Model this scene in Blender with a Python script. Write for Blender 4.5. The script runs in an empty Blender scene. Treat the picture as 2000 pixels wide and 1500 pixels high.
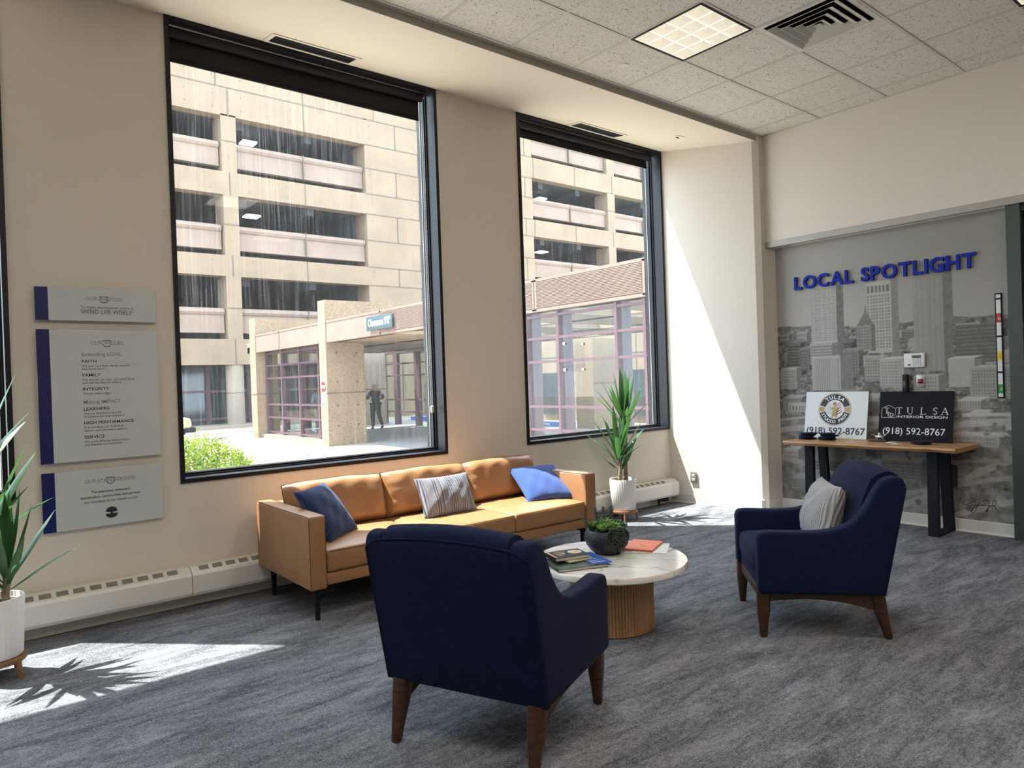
import bpy, bmesh, math, random
import numpy as np
from mathutils import Vector, Matrix, Euler
from math import pi, sin, cos, radians as rad

sc = bpy.context.scene
COL = sc.collection
rnd = random.Random(7)

# ------------------------------------------------------------------ camera
F_PX, YAW, PITCH, ROLL, CAM_H = 1375.45, 0.684589, -0.006657, -0.033729, 1.41
fwd = Vector((sin(YAW) * cos(PITCH), cos(YAW) * cos(PITCH), sin(PITCH)))
r0 = Vector((cos(YAW), -sin(YAW), 0))
u0 = r0.cross(fwd)
rv = r0 * cos(ROLL) + u0 * sin(ROLL)
uv = -r0 * sin(ROLL) + u0 * cos(ROLL)
cam = bpy.data.objects.new('camera', bpy.data.cameras.new('camera'))
COL.objects.link(cam)
cam.data.sensor_width = 36.0
cam.data.lens = 36.0 * F_PX / 2000.0
cam.data.clip_start = 0.05
cam.data.clip_end = 300
cm = Matrix((rv, uv, -fwd)).transposed().to_4x4()
cm.translation = Vector((0, 0, CAM_H))
cam.matrix_world = cm
sc.camera = cam

# ------------------------------------------------------------------ world, sun, lamps, exposure
SUN = Vector((0.345, -0.355, -1.0))
world = bpy.data.worlds.new('world'); sc.world = world
world.use_nodes = True
bg = world.node_tree.nodes['Background']
bg.inputs[0].default_value = (0.72, 0.86, 1.0, 1)
bg.inputs[1].default_value = 3.0
sl = bpy.data.lights.new('sun', 'SUN'); sl.energy = 8.6; sl.angle = rad(0.53); sl.color = (1.0, 0.955, 0.88)
so = bpy.data.objects.new('sun', sl); COL.objects.link(so)
so.rotation_euler = SUN.to_track_quat('-Z', 'Y').to_euler()
so.location = (-10, 15, 40)

vs = sc.view_settings
vs.view_transform = 'Standard'; vs.look = 'None'; vs.exposure = 1.06; vs.gamma = 1.0
vs.use_curve_mapping = False
sc.cycles.use_denoising = True
sc.cycles.max_bounces = 10
sc.cycles.diffuse_bounces = 5
sc.cycles.transparent_max_bounces = 16
sc.cycles.sample_clamp_indirect = 6.0

# light of the room's troffers behind the camera (outside the frame)
BACK_LAMPS = [(2.65, 0.86), (0.21, 0.86), (3.87, -0.97), (1.43, -0.97), (-1.01, -0.97), (2.65, -2.8), (0.21, -2.8)]
CEIL = 3.793
for k, (lx, ly) in enumerate(BACK_LAMPS):
    al = bpy.data.lights.new('troffer_light', 'AREA'); al.shape = 'SQUARE'; al.size = 0.52
    al.energy = 15.0 if ly > .5 else 8.0; al.color = (1.0, 0.9, 0.76)
    ao = bpy.data.objects.new('troffer_light', al); COL.objects.link(ao)
    ao.location = (lx + 0.305, ly + 0.305, CEIL - 0.03)

# ------------------------------------------------------------------ materials
def S(r, g, b):
    f = lambda c: (c / 255 / 12.92) if c / 255 <= 0.04045 else ((c / 255 + 0.055) / 1.055) ** 2.4
    return (f(r), f(g), f(b))

class NT:
    def __init__(s, name):
        s.m = bpy.data.materials.new(name); s.m.use_nodes = True
        s.n = s.m.node_tree.nodes; s.l = s.m.node_tree.links
        s.p = s.n['Principled BSDF']; s.out = s.n['Material Output']
    def node(s, t, **kw):
        n = s.n.new(t)
        for k, v in kw.items(): setattr(n, k, v)
        return n
    def link(s, a, b): s.l.new(a, b)
    def coords(s, scale=(1, 1, 1), kind='Object'):
        tc = s.node('ShaderNodeTexCoord'); mp = s.node('ShaderNodeMapping')
        mp.inputs['Scale'].default_value = scale
        s.link(tc.outputs[kind], mp.inputs[0]); return mp.outputs[0]
    def noise(s, vec, scale, detail=3, rough=.5, dist=0):
        n = s.node('ShaderNodeTexNoise'); n.inputs['Scale'].default_value = scale
        n.inputs['Detail'].default_value = detail; n.inputs['Roughness'].default_value = rough
        n.inputs['Distortion'].default_value = dist
        s.link(vec, n.inputs['Vector']); return n.outputs['Fac']
    def ramp(s, fac, stops):
        r = s.node('ShaderNodeValToRGB'); e = r.color_ramp.elements
        while len(e) < len(stops): e.new(0.5)
        for el, (p, c) in zip(e, stops):
            el.position = p; el.color = (*c, 1) if len(c) == 3 else c
        s.link(fac, r.inputs[0]); return r.outputs[0]
    def mix(s, fac, a, b):
        m = s.node('ShaderNodeMix', data_type='RGBA')
        for i, v in ((0, fac), (6, a), (7, b)):
            if hasattr(v, 'links') or isinstance(v, bpy.types.NodeSocket): s.link(v, m.inputs[i])
            elif i == 0: m.inputs[0].default_value = v
            else: m.inputs[i].default_value = (*v, 1)
        return m.outputs[2]
    def bump(s, h, strength, dist=0.01):
        b = s.node('ShaderNodeBump'); b.inputs['Strength'].default_value = strength
        b.inputs['Distance'].default_value = dist
        s.link(h, b.inputs['Height']); s.link(b.outputs[0], s.p.inputs['Normal'])

def mat(name, col, rough=.5, metal=0., spec=.5, var=0., vscale=8, bump=0., bscale=60, bdist=.003, sheen=0., coat=0., stretch=(1, 1, 1), emit=None):
    t = NT(name); p = t.p
    p.inputs['Base Color'].default_value = (*col, 1)
    p.inputs['Roughness'].default_value = rough; p.inputs['Metallic'].default_value = metal
    p.inputs['Specular IOR Level'].default_value = spec
    if sheen: p.inputs['Sheen Weight'].default_value = sheen; p.inputs['Sheen Roughness'].default_value = .4
    if coat: p.inputs['Coat Weight'].default_value = coat
    if var or bump: v = t.coords(stretch)
    if var:
        f = t.noise(v, vscale, 4, .6)
        t.link(t.ramp(f, [(.3, tuple(c * (1 - var) for c in col)), (.7, tuple(min(1, c * (1 + var)) for c in col))]), p.inputs['Base Color'])
    if bump: t.bump(t.noise(v, bscale, 3, .6), bump, bdist)
    if emit:
        p.inputs['Emission Color'].default_value = (*emit[0], 1); p.inputs['Emission Strength'].default_value = emit[1]
    return t.m

def wood(name, c1, c2, rough=.4, scale=(3, 3, 30), sc_=2.2):
    t = NT(name); v = t.coords(scale)
    f = t.noise(v, sc_, 5, .65, .6)
    t.link(t.ramp(f, [(.3, c1), (.7, c2)]), t.p.inputs['Base Color'])
    t.p.inputs['Roughness'].default_value = rough
    t.bump(f, .08, .002); return t.m

def fabric(name, c1, c2, scale=220, bump=.35, sheen=.25, stretch=(1, 1, 1)):
    t = NT(name); v = t.coords(stretch)
    f = t.noise(v, scale, 2, .7); g = t.noise(v, 9, 4, .6)
    a = t.ramp(f, [(.35, c1), (.65, c2)])
    t.link(t.mix(t.ramp(g, [(.35, (0, 0, 0)), (.7, (.35, .35, .35))]), a, c2), t.p.inputs['Base Color'])
    t.p.inputs['Roughness'].default_value = .9; t.p.inputs['Specular IOR Level'].default_value = .15
    t.p.inputs['Sheen Weight'].default_value = sheen; t.p.inputs['Sheen Roughness'].default_value = .45
    t.bump(f, bump, .002); return t.m

def m_carpet():
    t = NT('carpet'); v = t.coords((1, 1, 1))
    def mul(a, k):
        m = t.node('ShaderNodeMath', operation='MULTIPLY'); m.inputs[1].default_value = k; t.link(a, m.inputs[0]); return m.outputs[0]
    def add(a, b):
        m = t.node('ShaderNodeMath', operation='ADD'); t.link(a, m.inputs[0]); t.link(b, m.inputs[1]); return m.outputs[0]
    a = t.noise(t.coords((1.1, 4.2, 1)), 1.6, 8, .74, .5)          # long brushed patches
    b = t.noise(t.coords((3.0, 26, 1)), 2.2, 4, .7, .3)            # thin streaks along the room
    c = t.noise(v, 34, 3, .8)                                      # mottling
    g = t.noise(v, 125, 2, .85)                                    # pile
    f = add(add(mul(a, .78), mul(b, .26)), add(mul(c, .40), mul(g, .78)))
    r = t.node('ShaderNodeMapRange'); r.inputs['From Min'].default_value = .92; r.inputs['From Max'].default_value = 1.30
    t.link(f, r.inputs['Value'])
    col = t.ramp(r.outputs[0], [(.0, (.045, .049, .058)), (.42, (.130, .137, .155)), (1.0, (.29, .302, .328))])
    t.link(col, t.p.inputs['Base Color']); t.p.inputs['Roughness'].default_value = .95
    t.p.inputs['Specular IOR Level'].default_value = .1
    t.bump(add(mul(g, 1.), mul(c, .4)), .5, .004); return t.m

def m_tile():
    t = NT('ceiling_tile'); v = t.coords((1, 1, 1))
    n = t.noise(t.coords((1, 1.5, 1)), 30, 3, .62, 2.4)
    n2 = t.noise(v, 160, 2, .6)
    holes = t.ramp(n, [(.375, (.29, .28, .26)), (.425, (.71, .695, .655))])
    pin = t.ramp(n2, [(.33, (.6, .6, .6)), (.38, (1, 1, 1))])
    m = t.node('ShaderNodeMix', data_type='RGBA', blend_type='MULTIPLY'); m.inputs[0].default_value = 1
    t.link(holes, m.inputs[6]); t.link(pin, m.inputs[7])
    t.link(m.outputs[2], t.p.inputs['Base Color']); t.p.inputs['Roughness'].default_value = .95
    t.bump(n, .4, .004); return t.m

def m_marble():
    t = NT('marble'); v = t.coords((1, 1, 1))
    w = t.node('ShaderNodeTexWave', wave_type='BANDS', bands_direction='DIAGONAL')
    w.inputs['Scale'].default_value = 2.2; w.inputs['Distortion'].default_value = 11; w.inputs['Detail'].default_value = 4
    w.inputs['Detail Scale'].default_value = 1.3
    t.link(v, w.inputs['Vector'])
    n = t.noise(v, 5, 4, .6)
    base = t.ramp(n, [(.3, (.66, .64, .60)), (.7, (.80, .79, .77))])
    vein = t.ramp(w.outputs['Fac'], [(.0, (.75, .75, .75)), (.02, (.25, .25, .25)), (.08, (0, 0, 0))])
    t.link(t.mix(vein, base, (.40, .36, .30)), t.p.inputs['Base Color'])
    t.p.inputs['Roughness'].default_value = .12; t.p.inputs['Coat Weight'].default_value = .4; return t.m

def m_glass(name='window_glass', tint=(.97, .985, .98), dirt=.0, refl=1.0):
    t = NT(name); t.n.remove(t.p)
    tr = t.node('ShaderNodeBsdfTransparent'); tr.inputs[0].default_value = (*tint, 1)
    gl = t.node('ShaderNodeBsdfGlossy'); gl.inputs['Roughness'].default_value = .01
    fr = t.node('ShaderNodeFresnel'); fr.inputs[0].default_value = 1.42
    ge = t.node('ShaderNodeNewGeometry'); inv = t.node('ShaderNodeMath', operation='MULTIPLY_ADD'); inv.inputs[1].default_value = -refl; inv.inputs[2].default_value = refl
    t.link(ge.outputs['Backfacing'], inv.inputs[0])
    mu = t.node('ShaderNodeMath', operation='MULTIPLY'); t.link(inv.outputs[0], mu.inputs[1]); t.link(fr.outputs[0], mu.inputs[0])
    mx = t.node('ShaderNodeMixShader'); t.link(mu.outputs[0], mx.inputs[0]); t.link(tr.outputs[0], mx.inputs[1]); t.link(gl.outputs[0], mx.inputs[2])
    last = mx.outputs[0]
    if dirt:
        v = t.coords((1, 1, 1)); st = t.coords((70, 1, 1.1))
        s1 = t.noise(st, 1.6, 4, .7); s2 = t.noise(v, 120, 2, .6); big = t.noise(v, .9, 2, .5)
        a = t.ramp(s1, [(.50, (.0, .0, .0)), (.78, (1, 1, 1))])
        b = t.ramp(s2, [(.62, (0, 0, 0)), (.8, (.5, .5, .5))])
        c = t.ramp(big, [(.35, (.25, .25, .25)), (.68, (1, 1, 1))])
        ad = t.node('ShaderNodeMix', data_type='RGBA', blend_type='ADD'); ad.inputs[0].default_value = 1
        t.link(a, ad.inputs[6]); t.link(b, ad.inputs[7])
        ml = t.node('ShaderNodeMix', data_type='RGBA', blend_type='MULTIPLY'); ml.inputs[0].default_value = 1
        t.link(ad.outputs[2], ml.inputs[6]); t.link(c, ml.inputs[7])
        m2 = t.node('ShaderNodeMath', operation='MULTIPLY'); m2.inputs[1].default_value = dirt; t.link(ml.outputs[2], m2.inputs[0])
        a3 = t.node('ShaderNodeMath', operation='ADD'); a3.inputs[1].default_value = dirt * .12; t.link(m2.outputs[0], a3.inputs[0])
        tl = t.node('ShaderNodeBsdfTranslucent'); tl.inputs[0].default_value = (.9, .92, .95, 1)
        mx2 = t.node('ShaderNodeMixShader'); t.link(a3.outputs[0], mx2.inputs[0]); t.link(last, mx2.inputs[1]); t.link(tl.outputs[0], mx2.inputs[2])
        last = mx2.outputs[0]
    t.link(last, t.out.inputs[0]); return t.m

def m_concrete(name, c, speck=.35):
    t = NT(name); v = t.coords((1, 1, 1))
    f = t.noise(v, 34, 2, .8); g = t.noise(v, .7, 4, .6)
    a = t.ramp(f, [(.37, tuple(x * (1 - speck) for x in c)), (.5, c), (.62, tuple(min(1, x * (1 + speck * .7)) for x in c))])
    d = t.ramp(g, [(.3, (.80, .80, .82)), (.65, (1, 1, 1))])
    m = t.node('ShaderNodeMix', data_type='RGBA', blend_type='MULTIPLY'); m.inputs[0].default_value = 1
    t.link(a, m.inputs[6]); t.link(d, m.inputs[7]); t.link(m.outputs[2], t.p.inputs['Base Color'])
    t.p.inputs['Roughness'].default_value = .9; return t.m

def m_vcol(name):
    t = NT(name); a = t.node('ShaderNodeVertexColor'); a.layer_name = 'Col'
    t.link(a.outputs[0], t.p.inputs['Base Color']); t.p.inputs['Roughness'].default_value = .6
    t.p.inputs['Specular IOR Level'].default_value = .3; return t.m

def m_knit(name, c1, c2, stripes=None):
    t = NT(name); v = t.coords((1, 1, 1), 'Generated')
    w = t.node('ShaderNodeTexWave', bands_direction='X'); w.inputs['Scale'].default_value = 14; w.inputs['Distortion'].default_value = .4
    t.link(v, w.inputs[0])
    w2 = t.node('ShaderNodeTexWave', bands_direction='Z'); w2.inputs['Scale'].default_value = 22; w2.inputs['Distortion'].default_value = .3
    t.link(v, w2.inputs[0])
    mm = t.node('ShaderNodeMath', operation='MULTIPLY'); t.link(w.outputs['Fac'], mm.inputs[0]); t.link(w2.outputs['Fac'], mm.inputs[1])
    col = t.ramp(mm.outputs[0], [(.1, c1), (.7, c2)])
    t.link(col, t.p.inputs['Base Color']); t.p.inputs['Roughness'].default_value = .95
    t.p.inputs['Sheen Weight'].default_value = .2; t.p.inputs['Specular IOR Level'].default_value = .1
    t.bump(mm.outputs[0], .5, .006); return t.m

M = {}
M['wall'] = mat('wall_paint', (.69, .637, .575), .85, spec=.2, bump=.05, bscale=300, bdist=.001)
M['soffit'] = mat('soffit_paint', (.74, .69, .60), .85, spec=.2)
M['fascia'] = mat('fascia_paint', (.42, .39, .35), .8, spec=.2)
M['base'] = mat('baseboard_vinyl', (.60, .58, .54), .45)
M['carpet'] = m_carpet(); M['tile'] = m_tile()
M['grid'] = mat('ceiling_grid', (.56, .54, .50), .5)
M['black'] = mat('black_aluminium', (.010, .011, .015), .42, .0, .28)
M['blackm'] = mat('black_steel', (.007, .008, .013), .55, spec=.25)
M['blind'] = mat('blind_fabric', (.010, .011, .014), .75, bump=.1, bscale=500)
M['glass'] = m_glass('window_glass', dirt=.05, refl=.2)
M['glass2'] = m_glass('vestibule_glass', (.90, .93, .92))
M['gdoor'] = m_glass('door_glass', (.42, .50, .48))
M['acryl'] = m_glass('clear_acrylic', (.97, .97, .98), refl=1.6)
M['white'] = mat('white_enamel', (.70, .69, .66), .4)
M['slot'] = mat('grille_dark', (.20, .19, .17), .7)
M['leather'] = mat('tan_leather', (.345, .175, .080), .42, var=.10, vscale=5, bump=.22, bscale=140, bdist=.0015)
M['seam'] = mat('leather_seam', (.10, .045, .018), .6)
M['navy'] = fabric('navy_wool', (.0026, .0048, .0200), (.0085, .0145, .056), sheen=.03)
M['walnut'] = wood('walnut', (.030, .012, .006), (.085, .034, .016), .38)
M['oak'] = wood('oak_slats', (.30, .165, .075), (.46, .28, .14), .5, (6, 6, 1))
M['slab'] = wood('acacia_slab', (.30, .13, .05), (.62, .36, .17), .35, (6, 1, 6), 3)
M['marble'] = m_marble()
M['ceramic'] = mat('white_ceramic', (.86, .855, .84), .45)
M['bowl'] = mat('charcoal_clay', (.018, .020, .026), .55, bump=.1)
M['soil'] = mat('soil', (.03, .02, .013), .95, bump=.6, bscale=80)
M['bark'] = mat('cane_bark', (.27, .21, .15), .85, var=.45, vscale=40, bump=.6, bscale=60)
def m_leaf(name, c1, c2, c3, rg=.35, sp=.5):
    t = NT(name); v = t.coords((1, 1, 1)); f = t.noise(v, 7, 3, .6)
    t.link(t.ramp(f, [(.3, c1), (.55, c2), (.75, c3)]), t.p.inputs['Base Color'])
    t.p.inputs['Roughness'].default_value = rg; t.p.inputs['Specular IOR Level'].default_value = sp
    tl = t.node('ShaderNodeBsdfTranslucent'); tl.inputs[0].default_value = (*(min(1, x * 2.5) for x in c3), 1)
    mx = t.node('ShaderNodeMixShader'); mx.inputs[0].default_value = .22
    t.link(t.p.outputs[0], mx.inputs[1]); t.link(tl.outputs[0], mx.inputs[2]); t.link(mx.outputs[0], t.out.inputs[0]); return t.m
M['leaf'] = m_leaf('dracaena_leaf', (.012, .045, .018), (.022, .075, .028), (.05, .13, .03))
M['succ'] = m_leaf('succulent_green', (.09, .22, .045), (.20, .40, .08), (.34, .52, .16))
M['succd'] = m_leaf('succulent_dark', (.03, .085, .035), (.06, .15, .055), (.11, .22, .08))
M['pearl'] = mat('string_of_pearls', (.018, .026, .016), .5)
M['shrub'] = m_leaf('shrub_leaf', (.040, .105, .002), (.095, .160, .004), (.165, .195, .008), .7, .15)
M['blue'] = mat('plaque_blue', (.006, .010, .115), .25)
M['plaque'] = mat('frosted_acrylic', (.56, .60, .62), .12, spec=.5, coat=.3)
M['tgrey'] = mat('ink_grey', (.27, .27, .27), .5)
M['tdark'] = mat('ink_dark', (.018, .022, .035), .5)
M['tmid'] = mat('ink_mid', (.07, .075, .09), .5)
M['letter'] = mat('letter_blue', (.004, .018, .30), .6, spec=.2)
M['pillow_navy'] = m_knit('pillow_navy', (.012, .026, .085), (.035, .065, .18))
M['pillow_blue'] = m_knit('pillow_blue', (.035, .075, .26), (.085, .15, .42))
t = NT('corduroy_grey'); v = t.coords((1, 1, 1), 'Generated'); w_ = t.node('ShaderNodeTexWave', bands_direction='X'); w_.inputs['Scale'].default_value = 13; w_.inputs['Distortion'].default_value = .3
t.link(v, w_.inputs[0]); t.link(t.ramp(w_.outputs['Fac'], [(.1, (.25, .25, .26)), (.6, (.42, .42, .43))]), t.p.inputs['Base Color']); t.p.inputs['Roughness'].default_value = .95
t.bump(w_.outputs['Fac'], .6, .006); M['cord'] = t.m
M['signw'] = mat('sign_white', (.66, .68, .69), .45)
M['signd'] = mat('sign_charcoal', (.008, .009, .013), .75, spec=.2)
M['ink'] = mat('ink_black', (.010, .011, .018), .5)
M['lettering'] = mat('lettering_white', (.80, .80, .80), .5)
M['gold'] = mat('emblem_gold', (.42, .30, .10), .45)
M['red'] = mat('emblem_red', (.45, .06, .045), .5)
M['chrome'] = mat('chrome', (.6, .6, .6), .2, 1.)
M['plastic'] = mat('white_plastic', (.66, .66, .65), .4)
M['lcd'] = mat('lcd_dark', (.02, .025, .025), .2)
M['btnred'] = mat('button_red', (.16, .006, .010), .3)
M['conc'] = m_concrete('aggregate_concrete', (.258, .186, .122), .36)
M['concl'] = m_concrete('pale_concrete', (.32, .26, .20), .25)
M['pinkc'] = m_concrete('pink_precast', (.262, .188, .146), .18)
M['pinkl'] = m_concrete('pink_fascia', (.215, .148, .120), .22)
M['joint'] = mat('panel_joint', (.115, .094, .074), .9)
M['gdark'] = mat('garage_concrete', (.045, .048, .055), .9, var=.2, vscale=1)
M['brown'] = mat('mauve_brown_enamel', (.088, .046, .060), .5)
M['pinkm'] = M['brown']
M['darkglass'] = mat('dark_glazing', (.030, .038, .042), .06, spec=.7)
M['paving'] = m_concrete('paving', (.47, .405, .33), .12)
M['drive'] = m_concrete('driveway_concrete', (.32, .32, .325), .10)
M['kerb'] = mat('kerb_white', (.70, .70, .70), .7)
M['kerbblue'] = mat('kerb_blue', (.05, .14, .55), .6)
M['teal'] = mat('sign_slate', (.035, .065, .080), .5)
M['skin'] = mat('skin', (.36, .19, .13), .6)
M['clothd'] = mat('dark_cloth', (.012, .014, .020), .9)
M['clothg'] = mat('grey_cloth', (.30, .32, .34), .9)
M['khaki'] = mat('khaki_cloth', (.34, .27, .24), .9)
M['hair'] = mat('hair', (.03, .02, .015), .8)
M['shoe'] = mat('shoe', (.02, .02, .02), .6)
M['vanp'] = mat('cart_cream', (.55, .42, .25), .4)
M['lampg'] = mat('garage_lamp', (1, 1, 1), .5, emit=((1, .98, .92), 1.5))

# ------------------------------------------------------------------ mesh helpers
class MB:
    def __init__(s): s.v = []; s.f = []; s.mi = []; s.mark = 0
    def add(s, vs_, fs, m=0, X=None):
        b = len(s.v)
        for p in vs_:
            p = Vector(p)
            s.v.append(X @ p if X is not None else p)
        for f in fs: s.f.append([b + i for i in f]); s.mi.append(m)
        return s
    def box(s, x0, x1, y0, y1, z0, z1, m=0, X=None):
        v = [(x, y, z) for z in (z0, z1) for y in (y0, y1) for x in (x0, x1)]
        return s.add(v, [(0, 2, 3, 1), (4, 5, 7, 6), (0, 1, 5, 4), (2, 6, 7, 3), (0, 4, 6, 2), (1, 3, 7, 5)], m, X)
    def bm(s, bm_, m=0, X=None):
        bm_.verts.ensure_lookup_table(); bm_.verts.index_update()
        s.add([v.co.copy() for v in bm_.verts], [[v.index for v in f.verts] for f in bm_.faces], m, X); bm_.free(); return s
    def rbox(s, x0, x1, y0, y1, z0, z1, r=.01, seg=3, m=0, X=None, cuts=0, fn=None):
        b = bmesh.new(); bmesh.ops.create_cube(b, size=1)
        for v in b.verts: v.co = Vector(((x0 + x1) / 2 + v.co.x * (x1 - x0), (y0 + y1) / 2 + v.co.y * (y1 - y0), (z0 + z1) / 2 + v.co.z * (z1 - z0)))
        if r: bmesh.ops.bevel(b, geom=b.edges[:], offset=r, segments=seg, affect='EDGES', profile=.5)
        if cuts:
            es = [e for e in b.edges if e.calc_length() > .06]
            bmesh.ops.subdivide_edges(b, edges=es, cuts=cuts, use_grid_fill=True)
        if fn:
            for v in b.verts: v.co = fn(v.co)
        return s.bm(b, m, X)
    def prism(s, poly, a0, a1, fn, m=0, r=0, seg=2, X=None):
        """poly: 2d points; fn(u,v,a)->xyz"""
        b = bmesh.new()
        lo = [b.verts.new(fn(u, v, a0)) for u, v in poly]; hi = [b.verts.new(fn(u, v, a1)) for u, v in poly]
        n = len(poly); b.faces.new(lo); b.faces.new(hi)
        for i in range(n): b.faces.new((lo[i], lo[(i + 1) % n], hi[(i + 1) % n], hi[i]))
        bmesh.ops.recalc_face_normals(b, faces=b.faces[:])
        if r:
            cap = set(lo), set(hi)
            es = [e for e in b.edges if (e.verts[0] in cap[0] and e.verts[1] in cap[0]) or (e.verts[0] in cap[1] and e.verts[1] in cap[1])]
            bmesh.ops.bevel(b, geom=es, offset=r, segments=seg, affect='EDGES', profile=.5, clamp_overlap=True)
        bmesh.ops.triangulate(b, faces=[f for f in b.faces if len(f.verts) > 4])
        return s.bm(b, m, X)
    def tube(s, pts, rad_, n=8, m=0, X=None, caps=True):
        pts = [Vector(p) for p in pts]; k = len(pts)
        rs = rad_ if isinstance(rad_, (list, tuple)) else [rad_] * k
        vs_ = []; prev = None
        for i, p in enumerate(pts):
            d = (pts[min(i + 1, k - 1)] - pts[max(i - 1, 0)]).normalized()
            if prev is None:
                a = Vector((0, 0, 1)) if abs(d.z) < .9 else Vector((1, 0, 0)); u = d.cross(a).normalized()
            else: u = (prev - d * prev.dot(d)).normalized()
            prev = u; w = d.cross(u)
            for j in range(n): vs_.append(p + (u * cos(2 * pi * j / n) + w * sin(2 * pi * j / n)) * rs[i])
        fs = [(i * n + j, i * n + (j + 1) % n, (i + 1) * n + (j + 1) % n, (i + 1) * n + j) for i in range(k - 1) for j in range(n)]
        if caps: fs += [tuple(reversed(range(n))), tuple((k - 1) * n + j for j in range(n))]
        return s.add(vs_, fs, m, X)
    def lathe(s, prof, n=48, m=0, X=None, c=(0, 0), rfn=None):
        k = len(prof); vs_ = []
        for (r, z) in prof:
            for j in range(n):
                a = 2 * pi * j / n; rr = r * (rfn(a, z) if rfn else 1)
                vs_.append((c[0] + rr * cos(a), c[1] + rr * sin(a), z))
        fs = [(i * n + j, i * n + (j + 1) % n, (i + 1) * n + (j + 1) % n, (i + 1) * n + j) for i in range(k - 1) for j in range(n)]
        fs += [tuple(reversed(range(n))), tuple((k - 1) * n + j for j in range(n))]
        return s.add(vs_, fs, m, X)
    def grid(s, fn, nu, nv, m=0, X=None, closed=False):
        vs_ = [fn(i / nu, j / nv) for j in range(nv + 1) for i in range(nu + 1)]
        fs = [(j * (nu + 1) + i, j * (nu + 1) + i + 1, (j + 1) * (nu + 1) + i + 1, (j + 1) * (nu + 1) + i) for j in range(nv) for i in range(nu)]
        return s.add(vs_, fs, m, X)
    def quad(s, a, b, c, d, m=0): return s.add([a, b, c, d], [(0, 1, 2, 3)], m)
    def build(s, name, mats, parent=None, smooth=None, recalc=False):
        me = bpy.data.meshes.new(name)
        me.from_pydata([tuple(v) for v in s.v], [], s.f)
        for m in (mats if isinstance(mats, (list, tuple)) else [mats]): me.materials.append(M[m] if isinstance(m, str) else m)
        me.polygons.foreach_set('material_index', s.mi)
        if recalc:
            b = bmesh.new(); b.from_mesh(me); bmesh.ops.recalc_face_normals(b, faces=b.faces[:]); b.to_mesh(me); b.free()
        if smooth:
            me.polygons.foreach_set('use_smooth', [True] * len(me.polygons)); me.set_sharp_from_angle(angle=rad(smooth))
        me.update()
        o = bpy.data.objects.new(name, me); COL.objects.link(o)
        if parent is not None: o.parent = parent
        return o

def tag(o, label, cat, group=None, kind=None):
    if label: o['label'] = label
    if cat: o['category'] = cat
    if group: o['group'] = group
    if kind: o['kind'] = kind
    return o
def thing(name, label, cat, loc=(0, 0, 0), rz=0, group=None):
    o = bpy.data.objects.new(name, None); COL.objects.link(o); o.empty_display_size = .1
    o.location = loc; o.rotation_euler = (0, 0, rz)
    return tag(o, label, cat, group)
def struct(o): o['kind'] = 'structure'; return o
def copy_tree(o, loc, rz, label, parent=None):
    c = o.copy(); COL.objects.link(c)
    if parent is None:
        c.location = loc; c.rotation_euler = (0, 0, rz); c['label'] = label
    else: c.parent = parent
    for ch in [x for x in bpy.data.objects if x.parent == o]: copy_tree(ch, None, None, None, c)
    return c

FONTS = {}
def text_geo(body, size=.1, bold=0., ext=0., align='LEFT', space=1.0, shear=0.):
    cu = bpy.data.curves.new('text_tmp', 'FONT'); cu.body = body; cu.size = size; cu.offset = bold * size
    cu.extrude = ext; cu.align_x = align; cu.space_character = space; cu.shear = shear; cu.resolution_u = 4
    o = bpy.data.objects.new('text_tmp', cu); COL.objects.link(o)
    dg = bpy.context.evaluated_depsgraph_get(); dg.update()
    me = bpy.data.meshes.new_from_object(o.evaluated_get(dg))
    v = [x.co.copy() for x in me.vertices]; f = [list(p.vertices) for p in me.polygons]
    bpy.data.objects.remove(o); bpy.data.curves.remove(cu); bpy.data.meshes.remove(me)
    return v, f
def face_mY(x, y, z):   # text plane on a surface that faces -Y
    return Matrix(((1, 0, 0, x), (0, 0, -1, y), (0, 1, 0, z), (0, 0, 0, 1)))
def face_mX(x, y, z):   # on a surface that faces -X
    return Matrix(((0, 0, -1, x), (-1, 0, 0, y), (0, 1, 0, z), (0, 0, 0, 1)))
def put_text(mb, body, X, size, m=0, width=None, **kw):
    v, f = text_geo(body, size, **kw)
    if width and v:
        xs = [p.x for p in v]; k = width / max(1e-6, max(xs) - min(xs))
        for p in v: p.x *= k
    mb.add(v, f, m, X)

# ================================================================== ROOM
YW, XM, XU = 4.96, 6.683, 6.58        # window wall, mural wall, upper wall
SILL, HEAD = 0.80, 3.872
WINS = [(1.217, 3.320), (4.203, 6.272), (-1.770, 0.333)]
XL, YB = -2.9, -4.6

struct(MB().box(XL, 8.4, YB, YW + .05, -.12, 0).build('floor', 'carpet'))

w = MB()
xs = sorted(WINS); edges = [XL - .2] + [e for p in xs for e in p] + [8.5]
for i in range(0, len(edges) - 1, 2): w.box(edges[i], edges[i + 1], YW, YW + .24, -.3, 4.3)
for a, b in xs: w.box(a, b, YW, YW + .24, -.3, SILL); w.box(a, b, YW, YW + .10, HEAD, 4.3); w.box(a, b, YW + .10, YW + .24, 4.16, 4.3)
struct(w.build('wall_window', 'wall'))
P = lambda u, v, a: (u, v, a)
struct(MB().prism([(6.272, YW + .01), (6.457, 3.95), (6.50, 3.90), (6.9, 4.2), (6.9, YW + .01)], 0, 4.2, P).build('wall_return', 'wall'))
struct(MB().prism([(6.4575, 3.9495), (6.683, 3.86), (6.95, 3.90), (6.95, 4.2), (6.6, 4.2)], 0, 4.2, P).build('wall_column', 'wall'))
struct(MB().box(XM, XM + .12, 1.83, 3.9, 0, 2.75).build('wall_mural', 'wall'))
struct(MB().box(XU, XU + .25, YB, 3.94, 2.66, 4.2).build('wall_upper', 'wall'))
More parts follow.
